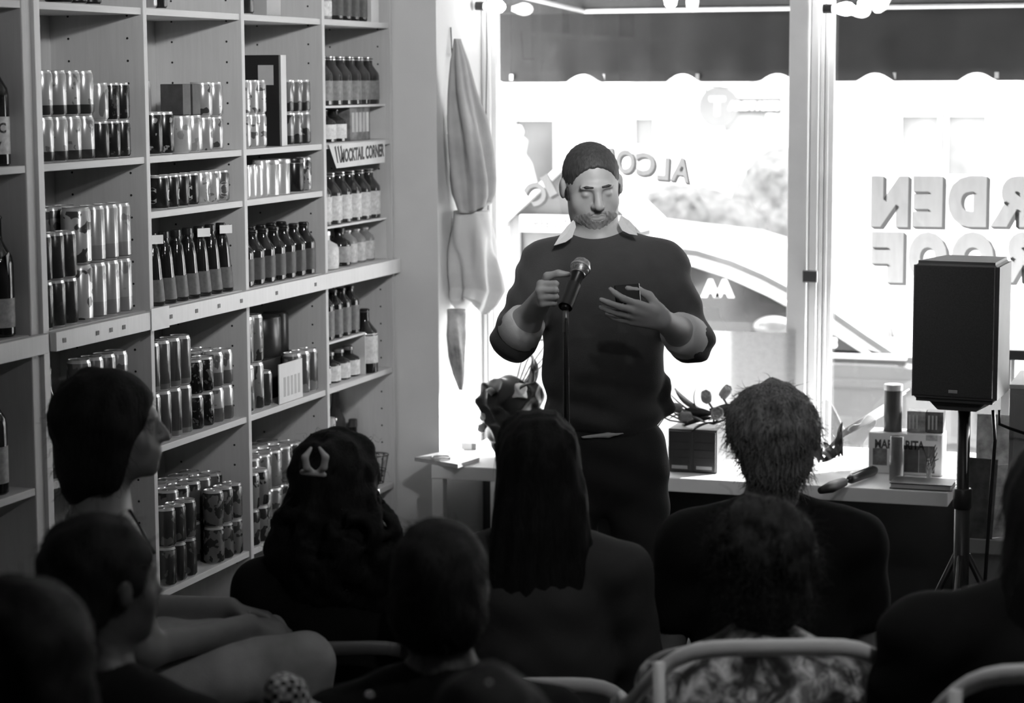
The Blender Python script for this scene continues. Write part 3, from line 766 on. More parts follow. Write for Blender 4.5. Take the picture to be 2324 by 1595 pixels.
cans(2, S6, 552, 20, 3, .115, canm(.2, pr=.05, ps=30, pt=.5), 'mottled paler can at the front', layers=2, inset=.004)
# bay 3
cans(3, S1, 576, 20, 1, .13, canm(.03), 'black can on the top shelf of the third bay')
carton('carton_box', 3, S1, 606, .11, .10, .2, M(.4, .7), 'plain grey carton on the top shelf of the third bay')
cans(3, S2, 606, 17, 3, .108, canm(.4, pr=.1, ps=22, pt=.55, pm=(1, 1, 2)), 'white can with grid print, stacked two high', layers=2)
cb = carton('tall_carton', 3, S2, 636, .055, .17, .298, M(.012, .5), 'tall black carton with a bright edge between the stacked cans', inset=.028)
obj('painted_lit_side', box((-.0005, .012, .0), (.0012, .055, .298)), M(.6, .4), cb); obj('front_label', box((-.075, -.0012, .2), (-.02, 0, .265)), M(.45, .6), cb)  # pale side strip paints in the light on this face of the carton
OCC[(3, 1.833, .02)] = cb.location.y + .056
cans(3, S2, 729, 17.5, 4, .108, canm(.2, pr=.02, ps=18, pt=.5, bd=.03, bh=.3), 'mixed dark and light can', layers=2)
cans(3, S3, 597, 13, 3, .104, canm(.62), 'slim white can in the short row below the grid cans')
cans(3, S3, 613, 17, 1, .118, canm(.55), 'white screw-top can next to the slim cans')
row(3, S3, 658, 23, 2, .118, lambda r, h: bottle('jar', r, h, canm(.4), None, .5), 'pale round-shouldered jar on the short shelf', 'pale jars', 'jar')
row(3, S3, 690, 20, 1, .115, lambda r, h: bottle('jar', r, h, canm(.015), None, .03), 'black canister with lid on the short shelf', None, 'canister')
cans(3, S3, 731, 15, 2, .115, canm(.3, pr=.05, ps=45, pt=.5), 'speckled canister against the fourth upright')
bots(3, S4, 733, 20.5, 8, .178, 'brown beer bottle in the long row', 'beer', DG, .04, .05, (.1, .5), depth=2)
row(3, S5, 600, 21, 2, .155, lambda r, h: make_can('drink_can', r, h, canm(.2, pr=.04, ps=22, pt=.5)), 'tall mottled tin', 'mottled tins', 'can', layers=2)
dk = carton('carton_box', 3, S5, 640, .40, .15, .135, M(.03, .7), 'long dark carton carrying the two big tins', inset=.092)
y0 = dk.location.y
for i, (yy, lbl) in enumerate(((.08, 'big black tin with a worn bright side on the dark carton'), (.22, 'big dark plain tin beside the worn black one'), (.345, 'big dark tin with rings nearest the fourth upright'))):
    r = .07 if i < 2 else .045
    t = obj('tin', lathe([(r * .97, 0), (r, .003), (r, .128), (r * .97, .131), (r * .97, .133)], 28), M(.022 if i == 0 else .03, .3, .2, var=.5, scale=25)); t.location = (XS - .085 - .078, y0 + yy, S5 + .136); tag(t, lbl, 'tin')
    obj('lid', lathe([(r * .9, .1335), (r * .93, .136), (r * .9, .1365), (.005, .1345)], 24), M(.4, .3, .9), t)
cans(3, S5, 618, 16, 1, .118, canm(.05, pr=.2, ps=30), 'small dark tin left of the propped white card')
y_ = OCC[(3, S5, .02)]
pc = obj('propped_card', box((-.002, 0, 0), (.002, .19, .132), .0005), M(.66, .6)); pc.location = (XS - .012, y_ + .012, S5 + .001); tag(pc, 'white printed card propped in front of the dark carton', 'card')
for i in range(5): obj('print_column', box((.002, .035 + i * .029, .02), (.0025, .052 + i * .029, .085)), M(.42, .7), pc)
cans(3, S5, 741, 17, 3, .148, canm(.1, pr=.25, ps=24, pt=.52), 'mottled tall tin behind the white card', key='b3r')
cans(3, S6, 612, 20, 2, .12, canm(.22, pr=.03, ps=25, pt=.5), 'mottled short can on the low shelf', layers=2, inset=.004)
cans(3, S6, 690, 22, 5, .128, canm(.18, pr=.05, ps=30), 'shiny-topped can behind the curly hair', layers=2, inset=.08, depth=3)
# bay 4
row(4, S1, 753, 20, 1, .12, lambda r, h: bottle('jar', r, h, M(.3, .3), .6, .1), 'jar with white label on the top shelf by the pier', None, 'jar')
bots(4, S1, 834, 17, 4, .16, 'dark bottle with pale specks on the top shelf by the pier', 'stubby', DG, .06, .2)
carton('carton_box', 4, S1, 843, .075, .06, .12, M(.6, .7), 'small white printed carton on the top shelf by the pier')
def riser(px0, px1, zt, zb, depth_, label):
    ya, yb = solveY(px0, XS - .02, zt), solveY(px1, XS - .02, zt); ya = max(ya, DY[4] + .004); yb = min(yb, DY[5] - .024)
    t = thing('riser_shelf', label, 'riser', (XS - .02, ya, zb + .0005)); L = yb - ya; H = zt - zb
    obj('top_board', box((-depth_, 0, H - .008), (0, L, H), .001), M(.7, .3), t)
    obj('leg', box((-depth_, 0, 0), (-depth_ + .018, .004, H - .008)), M(.62, .3), t); obj('leg', box((-depth_, L - .004, 0), (0, L, H - .008)), M(.62, .3), t)
    return t
zr1 = onX(880, 236, XS - .02)[2]; zr2 = onX(889, 491, XS - .02)[2]; zr3 = onX(838, 751, XS - .02)[2]
riser(738, 879, zr1, S2, .16, 'thin white riser on the upper shelf over the sign'); riser(740, 889, zr2, S4, .16, 'thin white riser on the thick shelf beside the pier'); riser(744, 829, zr3, S5, .16, 'short white riser on the lower shelf beside the wine bottles')
bots(4, zr1, 866, 19, 6, .172, 'dark bottle with bright cap and label on the upper riser', 'beer', BG, .2, .6, (.1, .5), inset=.03)
bots(4, S2, 787, 23, 2, .112, 'short black bottle with white label under the upper riser', 'wine', DG, .62, .03, (.1, .55), inset=.03)
cc = carton('printed_carton', 4, S2, 795, .19, .10, .118, M(.16, .5, var=.5, scale=30), 'carton printed with bottles under the upper riser', inset=.035)
for i in range(5): obj('printed_bottle', box((.0, .015 + i * .034, .03), (.0008, .04 + i * .034, .1)), M(.42 if i < 4 else .6, .5), cc)
bots(4, zr2, 886, 19.5, 7, .182, 'dark bottle with white lettered label on the middle riser', 'beer', BG, .55, .6, (.08, .55), inset=.03)
bots(4, S4, 769, 26, 1, .135, 'white bottle at the edge under the middle riser', 'stubby', M(.55, .3), .6, .6, inset=.012, key='w')
bots(4, S4, 797, 20, 1, .135, 'black bottle with pale side under the middle riser', 'stubby', DG, .3, .03, inset=.03, key='w')
bots(4, S4, 873, 18, 4, .122, 'small bottle with flowered pale label under the middle riser', 'flask', M(.2, .1), .45, .5, (.06, .6), inset=.04, key='w')
bots(4, zr3, 816, 17.5, 4, .172, 'dark swing-top bottle with worn label on the short riser', 'flask', DG, .12, .05, (.08, .6), inset=.03)
bots(4, S5, 838, 20, 5, .108, 'small black bottle with cream label under the short riser', 'stubby', DG, .6, .25, (.06, .55), inset=.03)
bots(4, S5, 858, 22, 1, .235, 'slim wine bottle with white label beside the short riser', 'wine', DG, .62, .1, (.16, .62), inset=.0, key='x1')
bots(4, S5, 889, 34, 1, .25, 'broad wine bottle with grey label against the pier', 'wine', DG, .36, .06, (.14, .58), inset=.16, key='x2')
zs6 = onX(880, 1092, XS)[2]
bots(4, S6, 806, 40, 1, .36, 'tall clear long-necked bottle in the dim lowest bay', 'wine', M(.06, .06), .1, .12, inset=.18, key='y1', r=.04)
bots(4, S6, 862, 36, 1, .24, 'dark bottle with pale label above the curly hair', 'stubby', DG, .3, .1, (.06, .52), inset=.115, key='y2', r=.036)
row(4, S6, 764, 24, 1, .33, lambda r, h: bottle('jar', r, h, M(.4, .4), .6), 'slim white ribbed cup stack in the lowest bay', None, 'cups', inset=.06, key='y3', r=.028)
wb = thing('wire_basket', 'thin dark wire basket on the low shelf by the pier', 'basket', (XS + .02, 7.60, S6 + .001))
R = .05
for z, r_ in ((.006, R * .6), (.055, R * .8), (.11, R)): obj('wire_ring', tube([(r_ * math.cos(a), r_ * math.sin(a), z) for a in np.linspace(0, 2 * PI, 20)[:-1]], .0018, 6, True), M(.04, .4, .5), wb)
for a in np.linspace(0, 2 * PI, 11)[:-1]: obj('wire', tube([(R * .6 * math.cos(a), R * .6 * math.sin(a), .006), (R * math.cos(a), R * math.sin(a), .11)], .0014, 6), M(.04, .4, .5), wb)
wb.location.x = XS - .056; wb.location.y = 7.60
# sign under the upper shelf of the last bay
ya = solveY(746, XS + .004, S2); yb = solveY(874, XS + .004, S2); ym = solveY(764, XS + .004, S2 - .08)
zt, zb = S2 - .004, S2 - .088
v = [(0, ya, zt), (0, yb, zt), (0, yb - .004, zb + .004), (0, ym, zb)]; v = [(x - .0, y - ya, z - zb) for x, y, z in v]; v += [(.0012, y, z) for _, y, z in v]
sgn = mesh_from('sign', v, [(0, 1, 2, 3), (7, 6, 5, 4), (0, 4, 5, 1), (1, 5, 6, 2), (2, 6, 7, 3), (3, 7, 4, 0)])
so = thing('paper_sign', 'hand-lettered white paper sign hung from the last shelf bay', 'sign', (XS + .0025, ya, zb)); obj('paper', sgn, M(.62, .75), so)
t = text_mesh('MOCKTAIL CORNER', .062, .0003, .002, sx=.98); w_ = max(v_.co.x for v_ in t.vertices) - min(v_.co.x for v_ in t.vertices)
for q in t.vertices: q.co.x *= (yb - ya - .12) / w_
for q in t.vertices: q.co = (.0018 + q.co.z, (yb - ya) / 2 + .045 + q.co.x, .043 + q.co.y + q.co.x * .02)
obj('lettering', t, M(.04, .7), so)
for i in range(3):
    ds = obj('drawn_stroke', prism([(.075 + i * .025, .018), (.083 + i * .025, .018), (.062 + i * .025, .078), (.05 + i * .025, .074)], 0, .0006), M(.05, .7), so)
    ds.rotation_euler = (0, 0, PI / 2); ds.location = (.0018, 0, 0)
# ================================================================== bench in the window bay and what stands on it
YF = 7.45
bn = thing('window_bench', 'white painted bench running along the shop window bay', 'bench', (-1.85, 7.8, 0))
def rel(o_, lo, hi): o_ = np.array(o_); return np.array(lo) - o_, np.array(hi) - o_
BO = (-1.85, 7.8, 0); BW = M(.82, .5, var=.03)
obj('top_board', box(*rel(BO, (-2.778, YF, ZC - .05), (-.92, 8.165, ZC)), .004), BW, bn)
obj('leg', box(*rel(BO, (-2.778, YF + .005, 0), (-2.735, YF + .05, ZC - .05)), .003), BW, bn)
for x in (-2.778, -.963): obj('leg', box(*rel(BO, (x, 8.11, 0), (x + .043, 8.155, ZC - .05)), .003), BW, bn)
Zb = ZC + .001
# flat board over the bench corner
pts = [onZ(941, 1040, Zb + .01), onZ(1039, 1056, Zb + .01), onZ(1088, 1041, Zb + .01), onZ(1003, 1027, Zb + .01)]
pts[3][1] = min(pts[3][1], YW - .01); c = sum(pts) / 4
v = [(p[0] - c[0], p[1] - c[1], 0) for p in pts] + [(p[0] - c[0], p[1] - c[1], .014) for p in pts]
me = mesh_from('board', v, [(3, 2, 1, 0), (4, 5, 6, 7), (0, 1, 5, 4), (1, 2, 6, 5), (2, 3, 7, 6), (3, 0, 4, 7)])
o = obj('wooden_board', me, M(.3, .3, var=.15, kind='wood')); o.location = (c[0], c[1], Zb); tag(o, 'flat grey board jutting over the corner of the bench by the pier', 'board')
p = onZ(1000, 1036, Zb + .02); o = obj('coaster_ring', tube([(.034 * math.cos(a), .034 * math.sin(a), 0) for a in np.linspace(0, 2 * PI, 28)[:-1]], .003, 8, True), M(.75, .25)); o.location = (p[0], p[1], Zb + .018); tag(o, 'thin pale ring lying on the flat board', 'ring')
p = onZ(1063, 1021, Zb); o = obj('small_box', box((-.03, -.025, 0), (.03, .025, .026), .002), M(.5, .6)); o.location = (p[0], p[1] + .03, Zb); tag(o, 'small pale box with dark end beside the window jamb', 'box')
obj('dark_end', box((.012, -.0262, .001), (.0302, -.025, .025)), M(.12, .6), o)

# ------------------------------------------------------------------ plants and bunches of flowers
def leaf(L, w, bend, name='leaf', fold=.25):
    n = 7; V = []; F = []
    for i in range(n + 1):
        t = i / n; ww = w * math.sin(PI * min(1, t * .92 + .04)) ** .8; z = L * t * math.cos(bend * t); y = L * t * math.sin(bend * t)
        V += [(-ww, y + fold * ww, z), (0, y, z), (ww, y + fold * ww, z), (0, y + .0012, z)]
    for i in range(n):
        a, b = i * 4, i * 4 + 4; F += [(a, a + 1, b + 1, b), (a + 1, a + 2, b + 2, b + 1), (a + 3, a, b, b + 3), (a + 2, a + 3, b + 3, b + 2)]
    return mesh_from(name, V, F, True)
def blossom(r, closed=.6):
    pr = [ell((0, 0, r * .9), (r * .5, r * .5, r * .9), k=.004)]
    for k in range(6):
        a = k * PI / 3; pr.append(ell((r * .42 * math.cos(a), r * .42 * math.sin(a), r * .95), (r * .42, r * .2, r * .95), (0, .2, a + PI / 2), k=.002))
    return volume(pr, r / 9)
BL = None
def aim(o, d, tw=0):
    q = Vector(d).to_track_quat('Z', 'Y'); o.rotation_mode = 'QUATERNION'; o.rotation_quaternion = q @ __import__('mathutils').Quaternion((0, 0, 1), tw)
LV, LV2, LVD = M(.10, .5, var=.3), M(.45, .6, var=.2), M(.03, .6, var=.3)
p = onZ(1152, 1042, Zb); p[1] += .04
vt = thing('wrapped_plant', 'leafy bunch in crumpled dark wrapping at the jamb end of the bench', 'plant', (p[0], p[1], Zb))
wrap = volume([cone((0, 0, .092), (0, 0, .20), .088, .105, .03), cone((-.03, 0, .16), (-.085, -.01, .255), .04, .03, .03), cone((.05, .02, .18), (.08, 0, .24), .06, .045, .03), cone((-.06, -.05, .15), (-.105, -.04, .21), .03, .018, .02)],
              .006, lambda P, d: d + .016 * np.abs(np.sin(P[..., 0] * 38 + P[..., 2] * 30 + 2 * np.sin(P[..., 1] * 30))) * np.abs(np.sin(P[..., 1] * 34 - P[..., 2] * 41 + P[..., 0] * 20)) - .004)
obj('wrapping', wrap, M(.018, .35, var=.4), vt)
tis = volume([cone((-.02, -.06, .19), (.05, -.05, .25), .03, .035, .02), cone((-.10, -.05, .10), (-.075, -.06, .17), .012, .02, .01)], .004, lambda P, d: d + .018 * np.abs(np.sin(P[..., 0] * 55 + P[..., 2] * 48)) * np.abs(np.sin(P[..., 1] * 50 - P[..., 2] * 60)) - .004)
obj('tissue', tis, M(.8, .7), vt)
for k in range(9):
    a = k * 2.4; L = rng.uniform(.12, .26)
    l = obj('leaf', leaf(L, .014, .8), LV2 if k % 2 else LV, vt); l.location = (.05 * math.cos(a), .04 * math.sin(a), .2); aim(l, (math.cos(a) * .9, math.sin(a) * .5, .9), a)
for k in range(5):
    a = -.3 + k * .35; d = np.array([math.cos(a) * .12, .02 * k, .16 + .035 * k]); st = obj('stem', tube([(0, 0, .2), d * .6 + np.array([0, 0, .2]), d + np.array([.02, 0, .2])], .0025, 6), LV2, vt)
    bb = obj('flower_head', blossom(.016), M(.8, .6), vt); bb.location = tuple(d + np.array([.02, 0, .195]))
# dark chest of two drawers
x0 = onY(1516, 1000, 7.56)[0]; x1 = onY(1627, 1000, 7.56)[0]; hh = (onY(1560, 975, 7.56)[2] - ZC)
ch = thing('drawer_chest', 'small dark two-door chest on the bench beside the standing man', 'chest', ((x0 + x1) / 2, 7.56, Zb))
w = (x1 - x0) / 2
obj('body', box((-w, .004, 0), (w, .15, hh), .003), M(.07, .4, var=.2), ch)
for s in (-1, 1):
    d = obj('door', box((s * w / 2 - w / 2 + .004, -.006, .006), (s * w / 2 + w / 2 - .004, .004, hh - .006), .002), M(.03, .35, var=.3), ch)
    obj('name_plate', box((s * w / 2 - w * .32, -.008, .014), (s * w / 2 + w * .32, -.006, .026)), M(.3, .4), d)
    for k in range(3): obj('drawer_line', box((s * w / 2 - w * .4, -.0068, hh * (.35 + .18 * k)), (s * w / 2 + w * .4, -.006, hh * (.36 + .18 * k))), M(.01, .5), d)
# tulips and a rose lying over the chest
tb = thing('tulip_bunch', 'loose tulips and roses lying on top of the dark chest', 'flowers', ((x0 + x1) / 2, 7.6, Zb + hh + .001))
for k in range(12):
    a = PI + rng.uniform(-.75, .75) if k < 8 else rng.uniform(.2, 1.2); L = rng.uniform(.08, .17)
    l = obj('leaf', leaf(L, .016, rng.uniform(-.5, .9)), LV if k % 3 else LVD, tb); l.location = (.04 + rng.uniform(-.03, .04), rng.uniform(-.03, .04), .02 + rng.uniform(0, .05)); aim(l, (math.cos(a), -.25, rng.uniform(.0, .5)), rng.uniform(0, 3))
for k, (dx, dz, r, g, dr) in enumerate([(.085, .055, .036, .22, (.3, -1, .3)), (.05, .105, .03, .3, (.1, -.9, .6)), (-.04, .07, .026, .1, (-1, -.5, .25)), (-.005, .045, .026, .12, (-1, -.6, 0)), (.105, .12, .028, .4, (.6, -.5, .8))]):
    b = obj('flower_head', blossom(r), M(g, .6, var=.3, scale=30), tb); b.location = (dx, -.03, dz); aim(b, dr)
    st = obj('stem', tube([(dx, -.03, dz), (dx + .02, 0, dz * .6), (.06, .03, .012)], .004, 6), LV, tb)
for k in range(3): obj('stem', tube([(-.02, -.03, .02), (-.08, -.05, .03 + .02 * k), (-.13, -.06, .055 - .03 * k)], .003, 6), LVD, tb)
# pale sheet leaning in the window
xa = onY(1478, 900, 8.10)[0]; xb = onY(1806, 900, 8.10)[0]; zt = onY(1700, 753, 8.10)[2]
o = obj('display_sheet', box((xa - xb, -.004, 0), (0, .004, zt - ZC), .001), paint(.66, .55, 'thin_sheet')); o.location = (xb, 8.09, Zb); tag(o, 'large plain pale sheet leaning against the window beside the mullion', 'board')
# clear-wrapped bunch of flowers
p = onZ(1905, 1085, Zb)
cbn = thing('wrapped_bouquet', 'bunch of stems in crinkled clear wrapping beside the grey-haired head', 'flowers', (p[0] - .035, p[1] + .13, Zb))
wr = volume([cone((-.08, 0, .045), (.05, -.02, .05), .04, .055, .03), cone((.03, .02, .08), (.11, .05, .18), .05, .02, .03), cone((-.02, .06, .10), (-.06, .12, .22), .05, .02, .03)], .007,
            lambda P, d: d + .007 * np.sin(P[..., 0] * 70 + P[..., 2] * 50) * np.sin(P[..., 1] * 60 - P[..., 2] * 45))
obj('clear_wrapping', wr, glass(.82, .1, 'crinkled_wrap'), cbn)
for k in range(8):
    l = obj('leaf', leaf(rng.uniform(.07, .13), .014, .6), LVD if k % 2 else LV, cbn); l.location = (-.06 + .012 * k, -.01, .03 + .004 * k); aim(l, (rng.uniform(-1, 1), rng.uniform(-.4, .6), rng.uniform(.1, .8)), k)
for k in range(7): obj('stem', tube([(-.07, 0, .04), (.02, .06, .12 + .004 * k), (.16 + .01 * k, .12 + .02 * k, .20 + .012 * k)], .0022, 6), M(.6, .5), cbn)
# folded black umbrella
a = onZ(1872, 1112, Zb + .02); b = onZ(1984, 1068, Zb + .02); um = thing('folded_umbrella', 'short folded black umbrella lying at the front of the bench', 'umbrella', (a[0], a[1] + .02, Zb))
d = (b - a); L = np.linalg.norm(d); d = d / L
def ud(t, z=.02): q = d * L * t; return (q[0], q[1], z)
obj('canopy', tube([ud(-.1, .022), ud(.1), ud(.35)], [.012, .02, .016], 10), M(.012, .5), um)
obj('shaft', tube([ud(.30), ud(.52)], .004, 8), M(.6, .25, .9), um)
obj('handle', tube([ud(.45), ud(.5), ud(.95), ud(1.0)], [.010, .016, .018, .012], 12), M(.02, .3), um)
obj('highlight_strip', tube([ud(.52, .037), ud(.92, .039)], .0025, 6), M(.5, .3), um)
# margarita pack with a candle, tumbler, stacked boxes, book
xa = onY(1971, 1000, 7.74)[0]; xb = onY(2138, 1000, 7.74)[0]; zh = onY(2050, 985, 7.74)[2] - ZC
mg = thing('drink_pack', 'white cocktail carton lettered in capitals behind a grey tumbler', 'box', ((xa + xb) / 2, 7.74, Zb)); w = (xb - xa) / 2
obj('body', box((-w, 0, 0), (w, .12, zh), .004), M(.55, .6, var=.1), mg)
t = text_mesh('MARGARITA', .042, .0004, .0015, sx=1.0); ww = max(q.co.x for q in t.vertices) - min(q.co.x for q in t.vertices)
for q in t.vertices: q.co.x *= w * 1.35 / ww
xform(t, loc=(-.02, -.0006, zh * .72), rot=(PI / 2, 0, 0)); obj('lettering', t, M(.04, .6), mg)
for xx, ww, z0, z1, g in ((-w * .68, .05, .03, .09, .12), (w * .18, .05, .01, .105, .03), (w * .6, .055, .01, .105, .05), (w * .72, .04, .125, .145, .3)): obj('picture', box((xx - ww / 2, -.001, z0), (xx + ww / 2, 0, z1)), M(g, .6, var=.5, scale=40), mg)
def cyl(name, px, py_b, py_t, wpx, Y, zb_, m, label, cat, lid=None):
    x = onY(px, py_b, Y)[0]; s = pscale((x, Y, .8)); r = wpx / 2 / s; h = (py_b - py_t) / s
    o = obj(name, lathe([(r * .94, 0), (r, .003), (r, h - .002), (r * .97, h), (r * .9, h - .002)], 24), m); o.location = (x, Y, zb_); tag(o, label, cat)
    if lid is not None: obj('lid', lathe([(r * 1.01, h - .02), (r * 1.02, h - .002), (r * .98, h + .001), (.003, h + .001)], 24), M(lid, .3, .3), o)
    return o
cyl('tumbler', 2034, 1092, 990, 32, 7.62, Zb, M(.16, .25, var=.2), 'grey tumbler standing in front of the lettered carton', 'cup')
cyl('tall_tin', 2026, 983, 876, 42, 7.79, Zb + zh, M(.09, .3, .2, var=.3), 'tall dark tin with bright rim on top of the lettered carton', 'tin', .6)
for i, (p0, p1, py, g, lb_) in enumerate(((2058, 2100, 938, .25, 'patterned grey packet on the lettered carton under the loudspeaker'), (2102, 2150, 940, .09, 'dark striped packet on the lettered carton beside the stand pole'))):
    x0_ = onY(p0, 980, 7.78)[0]; x1_ = onY(p1, 980, 7.78)[0]; x1_ = min(x1_, xb - .002); o = obj('packet', box((0, 0, 0), (x1_ - x0_, .06, .075), .002), M(g, .6, var=.5, scale=40)); o.location = (x0_, 7.78, Zb + zh + .001); tag(o, lb_, 'packet')
    for k in range(3): obj('stripe', box((.006 + .013 * k, -.0008, .012), (.012 + .013 * k, 0, .062)), M(.45, .6), o)
p = onZ(2010, 1118, Zb); bk = thing('lying_book', 'closed book lying at the front edge of the bench below the lettered carton', 'book', (p[0], 7.46, Zb))
obj('pages', box((.004, .004, .003), (.205, .13, .018)), M(.55, .8), bk); obj('cover', box((0, 0, 0), (.21, .135, .003), .001), M(.05, .5), bk); obj('cover', box((0, 0, .018), (.21, .135, .021), .001), M(.04, .5), bk)
# dry grass at the right of the pack
gr = thing('dried_grass', 'fine dry twigs between the lettered carton and the stand pole', 'plant', (xb - .03, 7.66, Zb))
for k in range(14): obj('twig', tube([(rng.uniform(-.01, .01), 0, 0), (rng.uniform(-.02, .02), rng.uniform(-.02, .02), .05), (rng.uniform(-.035, .035), rng.uniform(-.03, .03), rng.uniform(.07, .13))], .0015, 5), M(.06, .7), gr)
# magazines standing beyond the bench
mr = thing('magazine_rack', 'low stand of leaning magazines and papers beyond the loudspeaker pole', 'rack', (-.70, 7.68, 0))
obj('stand', box((-.2, 0, 0), (.28, .20, .47), .004), M(.2, .6), mr)
obj('ledge', box((-.2, -.06, .42), (.28, .0, .47), .003), M(.25, .6), mr)
for k, (x, w_, h, g, rz) in enumerate([(-.19, .1, .28, .06, .05), (-.12, .11, .25, .4, -.1), (-.05, .10, .33, .5, .12), (.02, .12, .22, .28, -.05), (.09, .10, .36, .55, .06), (.17, .1, .3, .35, 0), (-.16, .12, .42, .3, 0), (-.02, .13, .45, .42, .04), (.12, .14, .44, .3, -.04)]):
    m_ = obj('magazine', box((0, 0, 0), (w_, .006, h), .001), M(g, .5, var=.5, scale=25), mr); m_.location = (x, -.045 + .012 * k, .471); m_.rotation_euler = (-.06, rz, 0)
cb_ = thing('side_cabinet', 'plain pale cabinet at the right beside the magazines', 'cabinet', (onY(2289, 1000, 7.2)[0], 7.2, 0)); zt = onY(2300, 872, 7.2)[2]
obj('body', box((0, 0, 0), (.5, .36, zt - .015), .003), M(.34, .6), cb_); obj('top', box((-.002, -.004, zt - .015), (.502, .364, zt), .003), M(.6, .5), cb_); obj('door', box((.015, -.008, .05), (.485, 0, zt - .03), .003), M(.36, .55), cb_); obj('handle', box((.42, -.02, zt * .55), (.435, -.008, zt * .7), .003), M(.1, .4), cb_)
zt2 = onY(2300, 810, 7.72)[2]; st_ = thing('side_table', 'small dark-topped table against the window beyond the cabinet', 'table', (onY(2262, 820, 7.95)[0], 7.93, 0))
obj('table_top', box((0, -.02, zt2 - .035), (.6, .2, zt2), .004), M(.03, .4), st_)
for x, y in ((.02, 0), (.55, 0), (.02, .16), (.55, .16)): obj('leg', box((x, y, 0), (x + .03, y + .03, zt2 - .035)), M(.4, .6), st_)

# ------------------------------------------------------------------ loudspeaker on its pole
DS = 6.8
pc_ = atD(2165, 765, DS); sp = thing('loudspeaker', 'black loudspeaker mounted on a pole in front of the window', 'speaker', (pc_[0], pc_[1], atD(2165, 940, DS)[2]), YAW - math.radians(11) + math.radians(-16))
s = FPX / DS; Ws = 100 / s; Hs = 345 / s
sp.rotation_euler = (0, 0, YAW - math.radians(11.5) - math.radians(15))
me = prism([(-Ws, .03), (-Ws * .2, 0.0), (Ws * .6, 0), (Ws, .03), (Ws, Hs - .01), (-Ws, Hs - .01)], 0, .27); 
bmx = bmesh.new()
vs = [(-Ws, 0), (Ws, 0), (Ws * .80, .27), (-Ws * .80, .27)]
vv = [bmx.verts.new((x, y, z)) for z in (0.03, Hs) for x, y in vs]
for f in ((0, 1, 2, 3), (7, 6, 5, 4), (0, 4, 5, 1), (1, 5, 6, 2), (2, 6, 7, 3), (3, 7, 4, 0)): bmx.faces.new([vv[i] for i in f])
bmesh.ops.recalc_face_normals(bmx, faces=bmx.faces); bmesh.ops.bevel(bmx, geom=bmx.edges[:], offset=.014, segments=3, affect='EDGES')
bpy.data.meshes.remove(me)
SPK = M(.12, .5, var=.1)
obj('cabinet', bmx, SPK, sp)
obj('grille', box((-Ws + .012, -.006, .05), (Ws - .012, .001, Hs - .012), .004), M(.06, .6, var=.2, scale=200), sp)
obj('bottom_wedge', prism([(-Ws * .7, .032), (Ws * .7, .032), (Ws * .45, 0.0), (-Ws * .45, 0.0)], .05, .2), SPK, sp)
obj('name_badge', box((-.012, -.009, .062), (.016, -.006, .072), .001), M(.7, .3, .5), sp)
ps = thing('speaker_stand', 'black tripod pole stand holding the loudspeaker', 'stand', tuple(np.array(sp.matrix_basis @ Vector((.0, .14, 0))) * np.array([1, 1, 0])))
zp = sp.location[2]
obj('pole', tube([(0, 0, .35), (0, 0, zp - .002)], .020, 16), M(.012, .4), ps); obj('collar', lathe([(.026, .7), (.03, .705), (.03, .76), (.026, .765)], 16), M(.02, .4), ps)
obj('lower_tube', tube([(0, 0, .12), (0, 0, .74)], .025, 16), M(.015, .4), ps)
for k in range(3):
    a = .5 + k * 2.094; obj('leg', tube([(0.02 * math.cos(a), .02 * math.sin(a), .55), (.30 * math.cos(a), .30 * math.sin(a), .012)], .011, 8), M(.015, .4), ps)
    obj('brace', tube([(0.02 * math.cos(a), .02 * math.sin(a), .2), (.165 * math.cos(a), .165 * math.sin(a), .27)], .007, 8), M(.015, .4), ps)
a = atD(2254, 930, 6.95); b = atD(2258, 1000, 6.95); c = atD(2248, 1130, 6.95)
cbl = obj('cable', tube([a - a, b - a, c - a, np.array([c[0] - a[0] - .03, c[1] - a[1], -a[2] + .01])], .006, 8), M(.01, .4)); cbl.location = a; tag(cbl, 'black cable hanging from the back of the loudspeaker', 'cable')
a = atD(2268, 930, 7.0); cb2 = obj('cable', tube([a - a, atD(2268, 962, 7.0) - a, atD(2292, 972, 7.05) - a, atD(2330, 985, 7.05) - a], .005, 8), M(.01, .4)); cb2.location = a; tag(cb2, 'short black cable bent from the loudspeaker towards the cabinet', 'cable')

